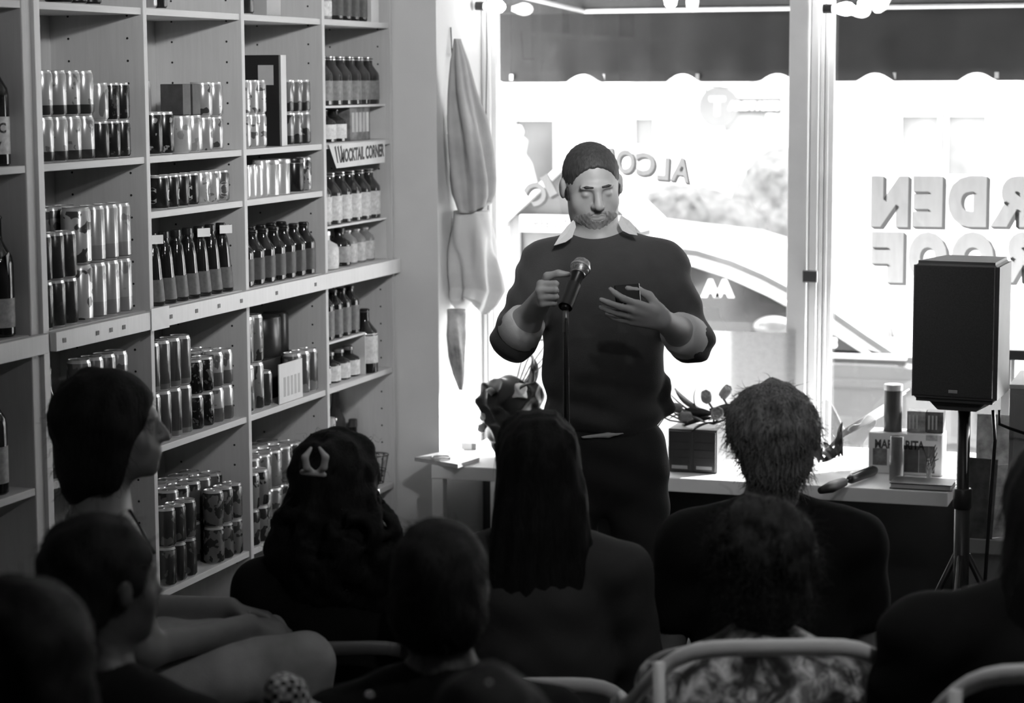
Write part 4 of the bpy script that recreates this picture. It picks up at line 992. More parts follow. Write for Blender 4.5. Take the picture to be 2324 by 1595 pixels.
# ------------------------------------------------------------------ clothes hanging on the window jamb
XH = -2.742
hk = thing('coat_hook', 'thin dark hook cord on the window jamb above the hanging jacket', 'hook', tuple(onX(1023, 62, XJ + .004)))
e_ = onX(1026, 130, XJ + .01) - onX(1023, 62, XJ + .004)
obj('cord', tube([(0, 0, 0), e_], .0025, 6), M(.03, .5), hk); obj('peg', tube([e_ * 1.0, e_ + np.array([.05, 0, .0])], .004, 8), M(.2, .4), hk)
def drape(name, prof, m, label, cat, n=7, amp=.22, seed=1, hem=.02, dx=.0):
    """cloth hung in deep pleats: prof = (left px, right px, y px) rows from top to hem"""
    rg = np.random.default_rng(seed); K = 96; rows = []
    ph = rg.uniform(0, 6.28, 3); ys = np.array([q[2] for q in prof]); yy = np.linspace(ys[0], ys[-1], 60)
    base = onX((prof[0][0] + prof[0][1]) / 2, prof[0][2], XH); V = []; F = []
    for iy, y in enumerate(yy):
        l = np.interp(y, ys, [q[0] for q in prof]); r_ = np.interp(y, ys, [q[1] for q in prof]); t = iy / 59
        cen = onX((l + r_) / 2, y, XH + dx + .012 * t); sc_ = pscale(cen); rx = (r_ - l) / 2 / sc_ * .93; ry = max(.02, min(.085, rx * 1.05))
        for k in range(K):
            a = 2 * PI * k / K
            f = math.sin(n * a + ph[0] + 1.8 * math.sin(t * 3.1 + ph[1])) * .6 + math.sin((n + 3) * a - ph[2] - 2.6 * t) * .4
            f = math.copysign(abs(f) ** .7, f); rr = 1 + amp * (f - .35) * min(1, .25 + t * 1.6)
            hz_ = hem * (t ** 6) * math.sin(2 * a + ph[1])
            q_ = cen + np.array([rx * rr * math.cos(a), ry * rr * math.sin(a), hz_]); q_[0] = max(q_[0], XJ + .004); V.append(q_ - base)
    for iy in range(59):
        for k in range(K): F.append((iy * K + k, (iy + 1) * K + k, (iy + 1) * K + (k + 1) % K, iy * K + (k + 1) % K))
    F.append(list(range(K))); F.append([59 * K + k for k in range(K)][::-1])
    o = obj(name, mesh_from(name, V, F, True), m); o.location = base; return tag(o, label, cat)
jk = drape('jacket', [(1030, 1046, 88), (1020, 1066, 140), (1013, 1084, 210), (1011, 1104, 270), (1012, 1117, 340), (1016, 1124, 410), (1022, 1122, 448), (1030, 1114, 470)], M(.40, .8, var=.2, scale=6, kind='fabric'),
     'grey cloth jacket hanging from a hook on the window jamb', 'jacket', 5, .26, 3)
jk['label'] = 'grey cloth jacket hanging from a hook on the window jamb'
drape('apron', [(1024, 1116, 478), (1018, 1128, 540), (1014, 1140, 620), (1016, 1146, 655), (1022, 1128, 682), (1036, 1110, 694)], M(.62, .8, var=.06, kind='fabric'), 'white apron hanging below the grey jacket on the jamb', 'apron', 4, .24, 5, .03, -.004)
tb_ = drape('tote_bag', [(1012, 1058, 702), (1011, 1060, 760), (1018, 1059, 810), (1028, 1057, 850), (1042, 1054, 884)], M(.42, .8, var=.45, scale=16, kind='fabric'), 'printed cloth bag hanging lowest on the window jamb', 'bag', 3, .16, 9, .0, -.02)
# ------------------------------------------------------------------ string-light bulbs in the window head, ceiling pendants
def lamp_light(name, loc, watts, radius, parent):
    l = bpy.data.lights.new(name, 'POINT'); l.energy = watts; l.shadow_soft_size = radius
    o = link(name, l, parent); o.location = loc; return o
bulb_prof = [(.011, 0), (.013, .012), (.022, .035), (.026, .055), (.022, .075), (.010, .088), (.001, .091)]
lab_ = ['bare lit bulb at the top corner of the window over the jamb', 'bare lit bulb beside the top of the white mullion', 'second lit bulb just past the mullion bulb', 'bare lit bulb high in the middle of the left pane']
for (px, py, qx, qy), lb_ in zip([(1096, 14, 1130, 15), (1886, 20, 1914, 20), (1990, -20, 1962, 8), (1522, -35, 1522, 4)], lab_):
    a = onY(px, py, 8.08); b = onY(qx, qy, 8.08); d = b - a; d /= np.linalg.norm(d)
    t = thing('string_bulb', lb_, 'light bulb', tuple(a), group='string lights along the window head'); 
    s_ = obj('socket', lathe([(.010, -.03), (.017, -.028), (.017, .004), (.013, .006)], 14), M(.03, .5), t); g_ = obj('bulb', lathe(bulb_prof, 16), emit(38), t)
    for q in (s_, g_): aim(q, d)
    q = Vector(d) * .055; 
w0 = [onY(px, py, 8.1) for px, py in ((1104, -12), (1104, 30), (1105, 130), (1103, 250), (1108, 430), (1106, 640), (1108, 880))]
o = obj('light_cord', tube([p - w0[0] for p in w0], .0022, 6), M(.04, .5)); o.location = w0[0]; tag(o, 'thin dark cord running down the window jamb from the corner bulb', 'cord')
for i, ((x, y, z, wt), lb_) in enumerate(zip(PEND, ('metal dome pendant lamp hanging at the back of the shop',))):
    t = thing('pendant_lamp', lb_, 'lamp', (x, y, CEIL)); dz = z - CEIL
    obj('canopy_plate', lathe([(.05, -.02), (.055, 0), (.001, 0)], 18), M(.1, .4), t); obj('cord', tube([(0, 0, -.02), (0, 0, dz + .10)], .004, 6), M(.02, .5), t)
    obj('shade', lathe([(.11, dz + .02), (.112, dz + .02), (.075, dz + .09), (.03, dz + .115), (.028, dz + .11), (.07, dz + .085)], 24), M(.3, .4, .5), t)
    obj('bulb', lathe([(.01, dz + .09), (.03, dz + .05), (.034, dz + .02), (.024, dz - .005), (.001, dz - .014)], 16), emit(8), t)
    lamp_light('bulb_light', (0, 0, dz - .03), wt, .05, t)

tk = thing('lamp_track', 'white ceiling track that carries the two spot lamps', 'track', (-.8, 4.3, CEIL)); obj('rail', box((-.02, -.6, -.03), (.02, .6, 0), .003), M(.7, .4), tk)
for (pos, aim_, wt, ang), lb_ in zip(TRACK, ('white spot lamp on the ceiling track aimed at the shelves', 'white spot lamp on the ceiling track aimed at the pier')):
    t = thing('spot_lamp', lb_, 'lamp', pos); d = Vector(aim_) - Vector(pos)
    hd = obj('head', lathe([(.025, -.10), (.04, -.09), (.045, .02), (.043, .02), (.038, -.06), (.001, -.06)], 20), M(.7, .4), t); aim(hd, d)
    obj('stem', tube([(0, 0, 0), (0, 0, CEIL - pos[2] - .03)], .008, 8), M(.7, .4), t)
    l = bpy.data.lights.new('spot_light', 'SPOT'); l.energy = wt; l.spot_size = math.radians(ang); l.spot_blend = 1.0; l.shadow_soft_size = .06
    o = link('spot_light', l, t); o.rotation_euler = d.to_track_quat('-Z', 'Y').to_euler(); o.location = d.normalized() * .05
# ================================================================== people
def place(prims, Rm, org):
    """move figure-local primitives by rotation Rm (columns = local axes) and origin"""
    out = []
    for p in prims:
        c = (p['lo'] + p['hi']) / 2; rad = np.linalg.norm(p['hi'] - p['lo']) / 2; cc = Rm @ c + org
        out.append(dict(fn=(lambda P, f=p['fn']: f((P - org) @ Rm)), lo=cc - rad, hi=cc + rad, k=p['k'], op=p['op']))
    return out
def rotm(pitch=0, yaw=0, roll=0):
    from mathutils import Euler
    return np.array(Euler((pitch, roll, yaw), 'XYZ').to_matrix())
def nrm(v): v = np.array(v, float); return v / np.linalg.norm(v)
def head_prims(w=1., ears=True, face=True):           # x right, +y the way the face looks, z up, origin at mid-head
    P = [ell((0, -.015, .03), (.076 * w, .096, .086), k=.02), ell((0, .022, -.03), (.066 * w, .070, .084), k=.03), ell((0, .030, -.075), (.060 * w, .055, .040), k=.03),
         ell((0, .074, -.097), (.026, .02, .018), k=.02)]
    if face:
        for s in (-1, 1):
            P += [ell((s * .042, .058, -.032), (.025, .02, .025), k=.02)]
        P += [ell((0, .082, .024), (.050, .013, .011), k=.014), ell((0, .074, -.056), (.034, .024, .028), k=.018)]
        for s in (-1, 1): P += [ell((s * .031, .100, .004), (.019, .015, .012), k=.012, op='sub')]
        for s in (-1, 1): P += [ell((s * .031, .0765, .002), (.0135, .0125, .0105), k=.004), cone((s * .020, .0905, -.005), (s * .043, .0865, -.004), .0016, .0016, .002, 'sub')]
        P += [cone((0, .088, .016), (0, .110, -.026), .009, .0135, .010)]
        for s in (-1, 1): P += [ell((s * .0125, .100, -.029), (.0085, .010, .0075), k=.005), ell((s * .007, .110, -.037), (.0035, .005, .003), k=.002, op='sub')]
        P += [ell((0, .0935, -.0555), (.024, .0095, .0048), k=.004), ell((0, .0915, -.0665), (.020, .0105, .006), k=.004), cone((-.021, .098, -.0608), (.021, .098, -.0608), .0020, .0020, .002, 'sub')]
    if ears:
        for s in (-1, 1): P += [ell((s * .080 * w, -.008, -.006), (.011, .020, .031), k=.008), ell((s * .092 * w, .002, -.006), (.004, .008, .014), k=.004, op='sub')]
    return P
def hand_prims(Wp, a, n, t, curls, thumb, sc=1., spread=0.):
    """Wp wrist, a along the palm, n out of the back of the hand, t towards the thumb; curls = per finger three joint bends"""
    a = nrm(a); n = np.array(n, float); n = nrm(n - a * (n @ a)); t_ = np.cross(a, n); t = t_ * (1 if t_ @ np.array(t) > 0 else -1)
    P = []; Wp = np.array(Wp, float); tips = []
    offs = [.027, .009, -.009, -.026]; fw = [.093, .097, .091, .082]
    seg = [(.042, .025, .020), (.046, .029, .021), (.042, .027, .020), (.033, .020, .018)]
    for f in range(4):
        kn = Wp + sc * (a * fw[f] + t * offs[f] - n * .004 * abs(f - 1))
        P.append(cone(Wp + sc * (t * offs[f] * .62 + a * .005), kn, .0145 * sc, .0118 * sc, .010))
        ang = 0; q = kn; d0 = nrm(a + t * spread * (1.2 - f) * .12)
        for j in range(3):
            ang += math.radians(curls[f][j]); d = d0 * math.cos(ang) - n * math.sin(ang); q2 = q + d * seg[f][j] * sc
            r0 = (.0098, .0088, .0080)[j] * sc * (.88 if f == 3 else 1); r1 = (.0088, .0080, .0068)[j] * sc * (.88 if f == 3 else 1)
            P.append(cone(q, q2, r0, r1, .0028)); q = q2
        tips.append(q)
    b = Wp + sc * (a * .022 + t * .024 - n * .006)
    P.append(cone(Wp, b, .018 * sc, .0165 * sc, .012)); q = b
    for d, L, r0, r1 in zip(thumb, (.044, .034, .027), (.0155, .0115, .0100), (.0115, .0100, .0080)):
        dd = nrm(a * d[0] + t * d[1] - n * d[2]); q2 = q + dd * L * sc; P.append(cone(q, q2, r0 * sc, r1 * sc, .006)); q = q2
    tips.append(q)
    return P, tips

DM = 6.4
_b = atD(1370, 985, DM); MB = np.array([_b[0], _b[1], 0.])
def tolocal(w_, base): d = np.array(w_) - base; return np.array([d @ R0, d @ F0, d[2]])
def mp(px, py, fwd=0.): return tolocal(atD(px, py, DM - fwd), MB)
man = thing('person', 'standing man in a dark crew-neck sweater holding a phone behind a microphone', 'person', tuple(MB), YAW)
SK = M(.40, .5, var=.08, kind='skin'); SKW = M(.36, .5, var=.08, kind='skin')
HR = M(.038, .6, var=.4, kind='hair')
# head frame: +y of the head looks at the camera, tipped down towards the phone, turned a little to the right of the picture
HC = mp(1343, 420, .02)
HM = np.array([[-1, 0, 0], [0, -1, 0], [0, 0, 1]]).T @ np.eye(3)
HM = rotm(0, PI, 0) @ rotm(0, math.radians(9), 0) @ rotm(math.radians(-17), 0, 0) @ rotm(0, 0, math.radians(4))
# image-left of the head is his right: mirror-free since the head is symmetric
hp = place(head_prims(1.04), HM, HC)
NB = mp(1356, 548, -.02)
body = hp + [cone(HM @ np.array([0, -.02, -.06]) + HC, NB, .062, .070, .03)]
SH_R, EL_R, WR_R = mp(1240, 606, -.01), mp(1168, 768, .15), mp(1232, 674, .28)
SH_L, EL_L, WR_L = mp(1500, 606, -.01), mp(1568, 772, .12), mp(1504, 726, .34)
body += [ell(mp(1372, 690), (.175, .115, .20), k=.04), ell(mp(1368, 850, .01), (.155, .125, .17), k=.04), cone(NB, SH_R, .06, .06, .03), cone(NB, SH_L, .06, .06, .03)]
for a, b, c in ((SH_R, EL_R, WR_R), (SH_L, EL_L, WR_L)): body += [cone(a, b, .056, .046, .02), cone(b, b + (c - b) * .35, .046, .043, .02), cone(b + (c - b) * .35, c, .043, .029, .02)]
fist, tips1 = hand_prims(WR_R + np.array([-.002, -.012, .004]), (-.10, -.97, .16), (-.98, .05, 0), (0, 0, 1), [(82, 98, 62), (84, 98, 62), (86, 98, 62), (88, 96, 60)], [(.75, .6, .3), (.35, .2, .9), (-.1, -.1, 1)], 1.0)
palm, tips2 = hand_prims(WR_L, (-.80, -.46, .22), (-.36, -.92, -.10), (0, 0, 1), [(10, 38, 24), (4, 12, 10), (6, 14, 12), (10, 22, 18)], [(.75, .55, .55), (.95, .1, .5), (.95, -.2, .3)], 1.05, .6)
body += fist + palm
HIP = mp(1370, 1010); HIP = np.array([HIP[0], 0.0, .96])
for s in (-1, 1):
    hj = HIP + np.array([s * .095, 0, 0]); kn = np.array([HIP[0] + s * .12, -.03, .50]); an = np.array([HIP[0] + s * .13, .02, .09])
    body += [cone(hj, kn, .085, .058, .03), cone(kn, an, .055, .038, .03), cone(an, an + np.array([0, -.12, -.05]), .035, .03, .02)]
body += [ell(HIP + np.array([0, 0, .05]), (.15, .115, .12), k=.04)]
obj('body', volume(body, .0045), SK, man)
# hair, beard, brows
HH = [ell((0, -.0155, .0305), (.0815, .1005, .0900), k=.008), ell((0, -.05, -.02), (.078, .064, .07), k=.02),
      cone((-.073, .022, .0), (-.072, .024, -.03), .008, .005, .006), cone((.073, .022, .0), (.072, .024, -.03), .008, .005, .006),
      ell((0, .118, -.006), (.084, .104, .090), k=.012, op='sub'), ell((0, .06, -.15), (.2, .2, .08), k=.01, op='sub')] + [ell((s * .094, -.004, -.010), (.02, .032, .038), k=.004, op='sub') for s in (-1, 1)]
obj('hair', volume(place(HH, HM, HC), .004, lambda P, d: d + .0016 * np.sin(P[..., 0] * 260) * np.sin(P[..., 1] * 230) * np.sin(P[..., 2] * 200)), HR, man)
def infl(p, e): return dict(fn=lambda P, f=p['fn']: f(P) - e, lo=p['lo'] - e, hi=p['hi'] + e, k=p['k'], op=p['op'])
bp = [infl(q, .0022) for q in head_prims(1.04, False, False)[1:]] + [infl(ell((0, .074, -.056), (.034, .024, .028), k=.018), .0022)]
bp += [dict(ell((0, .075, -.088), (.068, .075, .046)), op='cut'), ell((0, .102, -.062), (.023, .03, .0095), k=.003, op='sub'), ell((0, .12, -.032), (.02, .03, .012), k=.003, op='sub')]
obj('beard', volume(place(bp, HM, HC), .004, lambda P, d: d + .0012 * np.sin(P[..., 0] * 420) * np.sin(P[..., 2] * 390)), M(.24, .75, var=.3, kind='hair'), man)
for s in (-1, 1): obj('eyebrow', volume(place([cone((s * .014, .0935, .0262), (s * .032, .0915, .0285), .0036, .0036, .003), cone((s * .032, .0915, .0285), (s * .049, .080, .0245), .0036, .0018, .003)], HM, HC), .0028), HR, man)
# sweater
SWM = M(.038, .85, var=.15, scale=12, kind='fabric', sheen=.15)
sw = [ell(mp(1374, 690), (.198, .140, .20), k=.05), ell(mp(1370, 618, -.01), (.165, .105, .085), k=.05), ell(mp(1368, 842, .015), (.176, .145, .19), k=.05), ell(mp(1369, 945, .01), (.174, .137, .07), k=.03),
      cone(NB + np.array([-.03, 0, -.015]), SH_R, .056, .072, .05), cone(NB + np.array([.03, 0, -.015]), SH_L, .056, .072, .05)]
for a, b, c in ((SH_R, EL_R, WR_R), (SH_L, EL_L, WR_L)): sw += [cone(a, b, .074, .063, .035), cone(b, b + (c - b) * .16, .063, .060, .02)]
sw += [cone(mp(1500, 900), mp(1512, 925), .03, .024, .02), cone(mp(1503, 870), mp(1509, 880), .026, .02, .02)]
def swfold(P, d):
    z = P[..., 2]; hem = np.clip((1.22 - z) / .15, 0, 1)
    arm = np.clip((np.abs(P[..., 0]) - .2) / .05, 0, 1)
    return d + hem * .006 * np.sin(z * 75 + 3.5 * np.sin(P[..., 0] * 9)) + arm * .004 * np.sin(z * 80 + P[..., 0] * 60)
obj('sweater', volume(sw, .008, swfold), SWM, man)
rb = [NB + np.array([.074 * math.cos(a), .078 * math.sin(a) - .012, -.026 - .022 * (math.sin(a) < 0) * abs(math.sin(a))]) for a in np.linspace(0, 2 * PI, 26)[:-1]]
obj('neck_rib', tube(rb, .011, 8, True), SWM, man)
SHT = M(.62, .75, var=.05, kind='fabric')
col = []
ring = [NB + np.array([.066 * math.cos(a), .068 * math.sin(a) - .008, -.002 + .018 * math.sin(a)]) for a in np.linspace(-.35, PI + .35, 14)]
col += chain(ring, [.012] * 14, .008)
obj('shirt_collar', volume(col, .0045), SHT, man)
for pts in ([(1304, 496, .03), (1288, 512, .06), (1272, 532, .085), (1257, 557, .098), (1284, 549, .098), (1299, 538, .09), (1307, 515, .06)], [(1409, 488, .03), (1428, 500, .06), (1440, 514, .08), (1447, 534, .092), (1428, 531, .092), (1412, 523, .085), (1403, 506, .06)]):
    q = [mp(*p) for p in pts]; n_ = len(q); c_ = sum(q) / n_ + np.array([0, -.004, 0]); v_ = q + [c_] + [p + np.array([0, .004, -.002]) for p in q]
    F_ = [(i, (i + 1) % n_, n_) for i in range(n_)] + [(i, n_ + 1 + i, n_ + 1 + (i + 1) % n_, (i + 1) % n_) for i in range(n_)] + [[n_ + 1 + i for i in range(n_)]]
    obj('collar_flap', mesh_from('flap', v_, F_), SHT, man)
for nm, (b, c) in (('a', (EL_R, WR_R)), ('b', (EL_L, WR_L))):
    d = c - b; q = [b + d * t for t in (.10, .13, .30, .44, .46, .44)]
    obj('shirt_cuff', tube(q, [.060, .064, .061, .056, .052, .044], 22), SHT, man)
obj('shirt_hem', volume([cone(mp(1322, 992, .13), mp(1380, 987, .135), .004, .008, .006), cone(mp(1380, 987, .135), mp(1414, 983, .13), .008, .003, .006)], .004), SHT, man)
# trousers, shoes
tr = [ell(HIP + np.array([0, 0, .05]), (.168, .135, .10), k=.04), ell(HIP + np.array([0, 0, -.04]), (.165, .128, .12), k=.04)]
for s in (-1, 1):
    hj = HIP + np.array([s * .09, 0, 0]); kn = np.array([HIP[0] + s * .12, -.03, .50]); an = np.array([HIP[0] + s * .13, .02, .07]); tr += [cone(hj, kn, .098, .076, .03), cone(kn, an, .076, .06, .02)]
obj('trousers', volume(tr, .009, lambda P, d: d + .003 * np.sin(P[..., 2] * 60 + P[..., 0] * 30)), M(.022, .85, kind='fabric'), man)
for s in (-1, 1):
    a = np.array([HIP[0] + s * .13, .03, .045]); obj('shoe', volume([cone(a, a + np.array([s * .02, -.17, -.008]), .046, .038, .02), ell(a + np.array([0, .01, .02]), (.045, .055, .05), k=.02)], .008), M(.03, .5), man)
# ------------------------------------------------------------------ phone in his hand, microphone on its stand
ph = thing('phone', 'dark phone held upright in the standing man\'s hand', 'phone', tuple(atD(1424, 670, DM - .375)), YAW)
d_ = box((-.034, -.0045, -.040), (.034, .0045, .030), .003); obj('case', d_, M(.01, .55, spec=.2), ph); obj('screen', box((-.030, .0046, -.036), (.030, .0052, .026)), M(.02, .1), ph); obj('side_rim', box((.0335, -.003, -.036), (.0348, .003, .03)), M(.3, .3, .8), ph)
ph.rotation_euler = (math.radians(-18), math.radians(-4), YAW)
m0 = atD(1318, 606, DM - .42); m1 = atD(1284, 694, DM - .50)
mc = thing('microphone', 'black handheld microphone with wire mesh head clipped on a stand', 'microphone', tuple(m1)); d = m0 - m1; L = np.linalg.norm(d)
R_ = Vector(d).to_track_quat('Z', 'Y').to_euler(); mc.rotation_euler = R_
obj('handle', lathe([(.010, -.01), (.0125, .0), (.0135, L * .3), (.017, L * .82), (.019, L * .84)], 20), M(.012, .35), mc)
obj('mesh_head', lathe([(.018, L * .80), (.024, L * .86), (.0265, L * .96), (.0265, L * 1.02), (.022, L * 1.12), (.012, L * 1.18), (.001, L * 1.195)], 24), M(.3, .38, .8, var=.6, scale=260), mc)
obj('mesh_ring', lathe([(.0262, L * .955), (.0280, L * .96), (.0280, L * 1.0), (.0262, L * 1.005)], 24), M(.6, .3, .9), mc)
obj('neck_ring', lathe([(.0185, L * .80), (.0205, L * .805), (.0205, L * .825), (.0185, L * .83)], 24), M(.5, .3, .9), mc)
ms = thing('microphone_stand', 'thin black straight microphone stand in front of the standing man', 'stand', (m1[0], m1[1], 0))
zc = m1[2]; dn = d / L
q0 = np.array([0, 0, zc]) + dn * .03; u = np.array([R0[0] * .0, 0, 0])
obj('clip', tube([q0 - dn * .035 - np.array([0, 0, .0]), q0 + dn * .045], .0195, 14, caps=False), M(.015, .45), ms)
obj('clip_neck', tube([np.array([0, 0, zc - .07]), q0 - dn * .03 + np.array([0, 0, -.012])], .008, 10), M(.25, .3, .6), ms)
obj('upper_tube', tube([(0, 0, .85), (0, 0, zc - .06)], .007, 10), M(.03, .3, .5), ms); obj('lower_tube', tube([(0, 0, .03), (0, 0, .9)], .011, 12), M(.02, .35), ms); obj('clutch', lathe([(.013, .84), (.017, .85), (.017, .93), (.012, .94)], 14), M(.015, .5), ms)
obj('round_base', lathe([(.13, 0), (.13, .012), (.12, .022), (.02, .03), (.012, .035)], 32), M(.015, .5), ms)
mcab = obj('microphone_cable', tube([m1 - m1 + np.array([0, 0, -.012]), (.01, -.02, -.12), (.015, -.015, -.6), (.03, 0, -m1[2] + .012)], .004, 8), M(.01, .5)); mcab.location = m1; tag(mcab, 'black microphone cable hanging along the stand', 'cable')
# ================================================================== the seated audience
def chair(base, yaw, label, zt=.86, w=.50, g=.62, sz=.452):
    t = thing('armchair', label, 'chair', (base[0], base[1], 0), yaw)           # +y of the chair is the way the sitter looks
    m = M(g, .45, var=.05)
    P = []; n = 22
    for i in range(n + 1):
        a = PI + PI * i / n; x = (w / 2) * math.copysign(abs(math.cos(a)) ** .62, math.cos(a)); y = -.22 * abs(math.sin(a)) ** .6 * 1.0
        z = zt - .16 * abs(math.cos(a)) ** 3
        P.append((x, y - .0, z))
    P = [(-w / 2, .16, zt - .22)] + P + [(w / 2, .16, zt - .22)]
    V = []; F = []; hgt, th = .036, .014
    for i, p in enumerate(P):
        q0 = np.array(P[max(i - 1, 0)]); q1 = np.array(P[min(i + 1, len(P) - 1)]); tn = nrm(q1 - q0); out = np.cross(tn, [0, 0, 1]); out = nrm(out)
        for dx, dz in ((0, 0), (th, .004), (th, hgt - .006), (th * .5, hgt), (0, hgt - .004)): V.append(np.array(p) + out * dx + np.array([0, 0, dz - hgt]))
    for i in range(len(P) - 1):
        for k in range(5): a = i * 5; b = a + 5; F.append((a + k, a + (k + 1) % 5, b + (k + 1) % 5, b + k))
    F += [(4, 3, 2, 1, 0), [len(V) - 5 + k for k in range(5)]]
    me = mesh_from('rail', V, F, True); bm = bmesh.new(); bm.from_mesh(me); bmesh.ops.recalc_face_normals(bm, faces=bm.faces); bm.to_mesh(me); bm.free()
    obj('back_rail', me, m, t)
    obj('seat', box((-w / 2 + .02, -.21, sz - .027), (w / 2 - .02, .22, sz), .012), m, t)
    for sx in (-1, 1):
        obj('back_post', tube([(sx * (w / 2 - .06), -.19, sz - .012), (sx * (w / 2 - .05), -.205, zt - .05)], .012, 10), m, t)
        obj('arm_post', tube([(sx * (w / 2 - .01), .15, sz - .022), (sx * (w / 2 - .008), .155, zt - .23)], .012, 10), m, t)
        for sy in (-.17, .18): obj('leg', tube([(sx * (w / 2 - .04), sy, sz - .022), (sx * (w / 2 - .01), sy * 1.12, .005)], .013, 10), M(.3, .4, .6), t)
    return t
def head_top(px, py, D): return atD(px, py, D)
def sitter(name, px, py, D, yaw, label, head_yaw=0., head_pitch=0., top_m=None, sleeve=.5, hairspec=None, build=1., leg_m=None, skin=None, lean=0., vox=.011, bare=False, arms='lap', face=False, chair_label=None, chair_kw=None, hair_top=.025, seat=.47, armdrop=.28, skirt=False):
    """a seated figure seen from behind; +y is where the body faces; (px, py) is the top of the hair"""
    T = head_top(px, py, D); base = np.array([T[0], T[1], 0]); ztop = T[2] - hair_top
    t = thing('person', label, 'person', tuple(base), YAW + yaw)
    sk = skin or SKW; hz = ztop - .117; b = build
    HCn = np.array([0, .02 + lean, hz]); Rm = rotm(0, head_yaw, 0) @ rotm(-head_pitch, 0, 0)
    nb = np.array([0, -.02 + lean * .6, hz - .175]); zs = hz - .225
    P = place(head_prims(1., True, face), Rm, HCn) + [cone(HCn + np.array([0, -.02, -.06]), nb, .052, .058 * b, .03)]
    sh = [np.array([s * .170 * b, -.02 + lean * .5, zs - .028]) for s in (-1, 1)]
    TO = [ell((0, -.01 + lean * .4, zs - .075), (.150 * b, .105 * b, .110), k=.05), ell((0, -.02, (zs + seat) / 2), (.150 * b, .110 * b, (zs - seat) / 2 * .9), k=.05), ell((0, -.02, seat + .07), (.175 * b, .13 * b, .10), k=.05)]
    TO += [cone(nb + np.array([s * .012, 0, .0]), sh[i], .050, .054 * b, .04) for i, s in enumerate((-1, 1))]
    AR = []; SL = []; hands = []
    for i, s in enumerate((-1, 1)):
        el = sh[i] + np.array([s * .055, .05, -armdrop]); wr = np.array([s * .09, .30, seat + .17])
        if arms == 'lap':
            AR += [cone(sh[i], el, .05 * b, .04 * b, .02), cone(el, wr, .04 * b, .027, .02)]
            hd, _ = hand_prims(wr, (-s * .35, .9, -.2), (s * .2, .2, .9), (-s, .2, 0), [(25, 30, 20)] * 4, [(.6, .7, .3), (.8, .3, .3), (.9, .1, .3)], .95); hands += hd
        SL += [cone(sh[i], sh[i] + (el - sh[i]) * min(1, sleeve * 1.0), .062 * b, .054 * b, .03)]
        if sleeve > 1: SL += [cone(el, el + (wr - el) * (sleeve - 1), .054 * b, .045, .02)]
    LG = []; TR = []
    for s in (-1, 1):
        hj = np.array([s * .09, 0, seat + .07]); kn = np.array([s * .12, .42, seat + .075]); an = np.array([s * .12, .40, .08])
        LG += [cone(hj, kn, .08, .055, .03), cone(kn, an, .052, .036, .03), cone(an, an + np.array([0, .14, -.045]), .034, .028, .02)]
        TR += [cone(hj, kn, .095 * b, .068, .03), cone(kn, an + np.array([0, 0, .02]), .068, .052, .03)]
    if skirt: TR += [ell((0, .20, seat + .055), (.20, .27, .095), k=.03), cone((-.1, .36, seat + .03), (.1, .36, seat + .03), .09, .09, .03), cone((-.12, .42, seat - .1), (.12, .42, seat - .1), .07, .07, .04)]
    obj('body', volume(P + [dict(q) for q in TO] + AR + hands + LG, vox), sk, t)
    TOi = [infl(q, .014) for q in TO]
    if bare:
        TOi = [q for q in TOi[1:3]]
    me = volume(TOi + ([] if bare else [infl(q, .004) for q in SL]), vox, lambda Q, d: d + .004 * np.sin(Q[..., 2] * 55 + 2 * np.sin(Q[..., 0] * 14)) * np.sin(Q[..., 0] * 23))
    obj('top', me, top_m or M(.012, .85, kind='fabric'), t)
    if bare:
        for s in (-1, 1): obj('strap', tube([(s * .075, .085, zs - .06), (s * .08, .03, zs + .045), (s * .078, -.06, zs + .03), (s * .07, -.115, zs - .08)], .0035, 6), M(.02, .7), t)
    obj('trousers', volume(TR + [infl(TO[2], .006)], vox * 1.2, lambda Q, d: d + .006 * np.sin(Q[..., 1] * 42 + 2.2 * np.sin(Q[..., 0] * 17 + Q[..., 2] * 12)) * np.sin(Q[..., 0] * 19 + 1)), leg_m or M(.012, .85, kind='fabric'), t)
    for s in (-1, 1): obj('shoe', volume([cone((s * .12, .40, .045), (s * .12, .56, .035), .046, .036, .02)], .012), M(.02, .5), t)
    # hair
    if hairspec:
        prims, disp, hm, st = hairspec
        pl = place([dict(q) for q in prims], Rm, HCn)
        me = volume(pl, .009 if st and st.get('fine') else .011, disp)
        if st:
            co = np.empty(len(me.vertices) * 3, np.float32); me.vertices.foreach_get('co', co); co = co.reshape(-1, 3)
            no = np.empty(len(me.vertices) * 3, np.float32); me.vertices.foreach_get('normal', no); no = no.reshape(-1, 3)
            ok = np.where(co[:, 2] > HCn[2] + st.get('zmin', -.5))[0]; pick = rng.choice(ok, min(len(ok), st['n']), replace=False)
            tang = no[pick] * st.get('out', .5) + np.array([0, 0, -st.get('down', .6)])
            sm = strands(co[pick] - no[pick] * .006, tang, st['L'], st.get('r', .0011), st.get('seg', 5), st.get('curl', 0), st.get('droop', .5), st.get('jit', .35), curlf=st.get('cf', 2.5))
            me = joinm([me, sm])
        obj('hair', me, hm, t)
    if chair_label: chair((base + 0 * R0)[:2], YAW + yaw, chair_label, **(chair_kw or {}))
    t['hz'] = hz
    return t
def wob(a, f):
    return lambda P, d: d + a * np.sin(P[..., 0] * f + 1.3 * np.sin(P[..., 2] * f * .6)) * np.sin(P[..., 1] * f * .9 + .7) * np.sin(P[..., 2] * f * .8)
def wave(a, f): return lambda P, d: d + a * np.sin(P[..., 0] * f + 2.5 * np.sin(P[..., 2] * 9)) * .7 + a * .5 * np.sin(P[..., 1] * f * 1.1 + 3 * np.sin(P[..., 2] * 11))
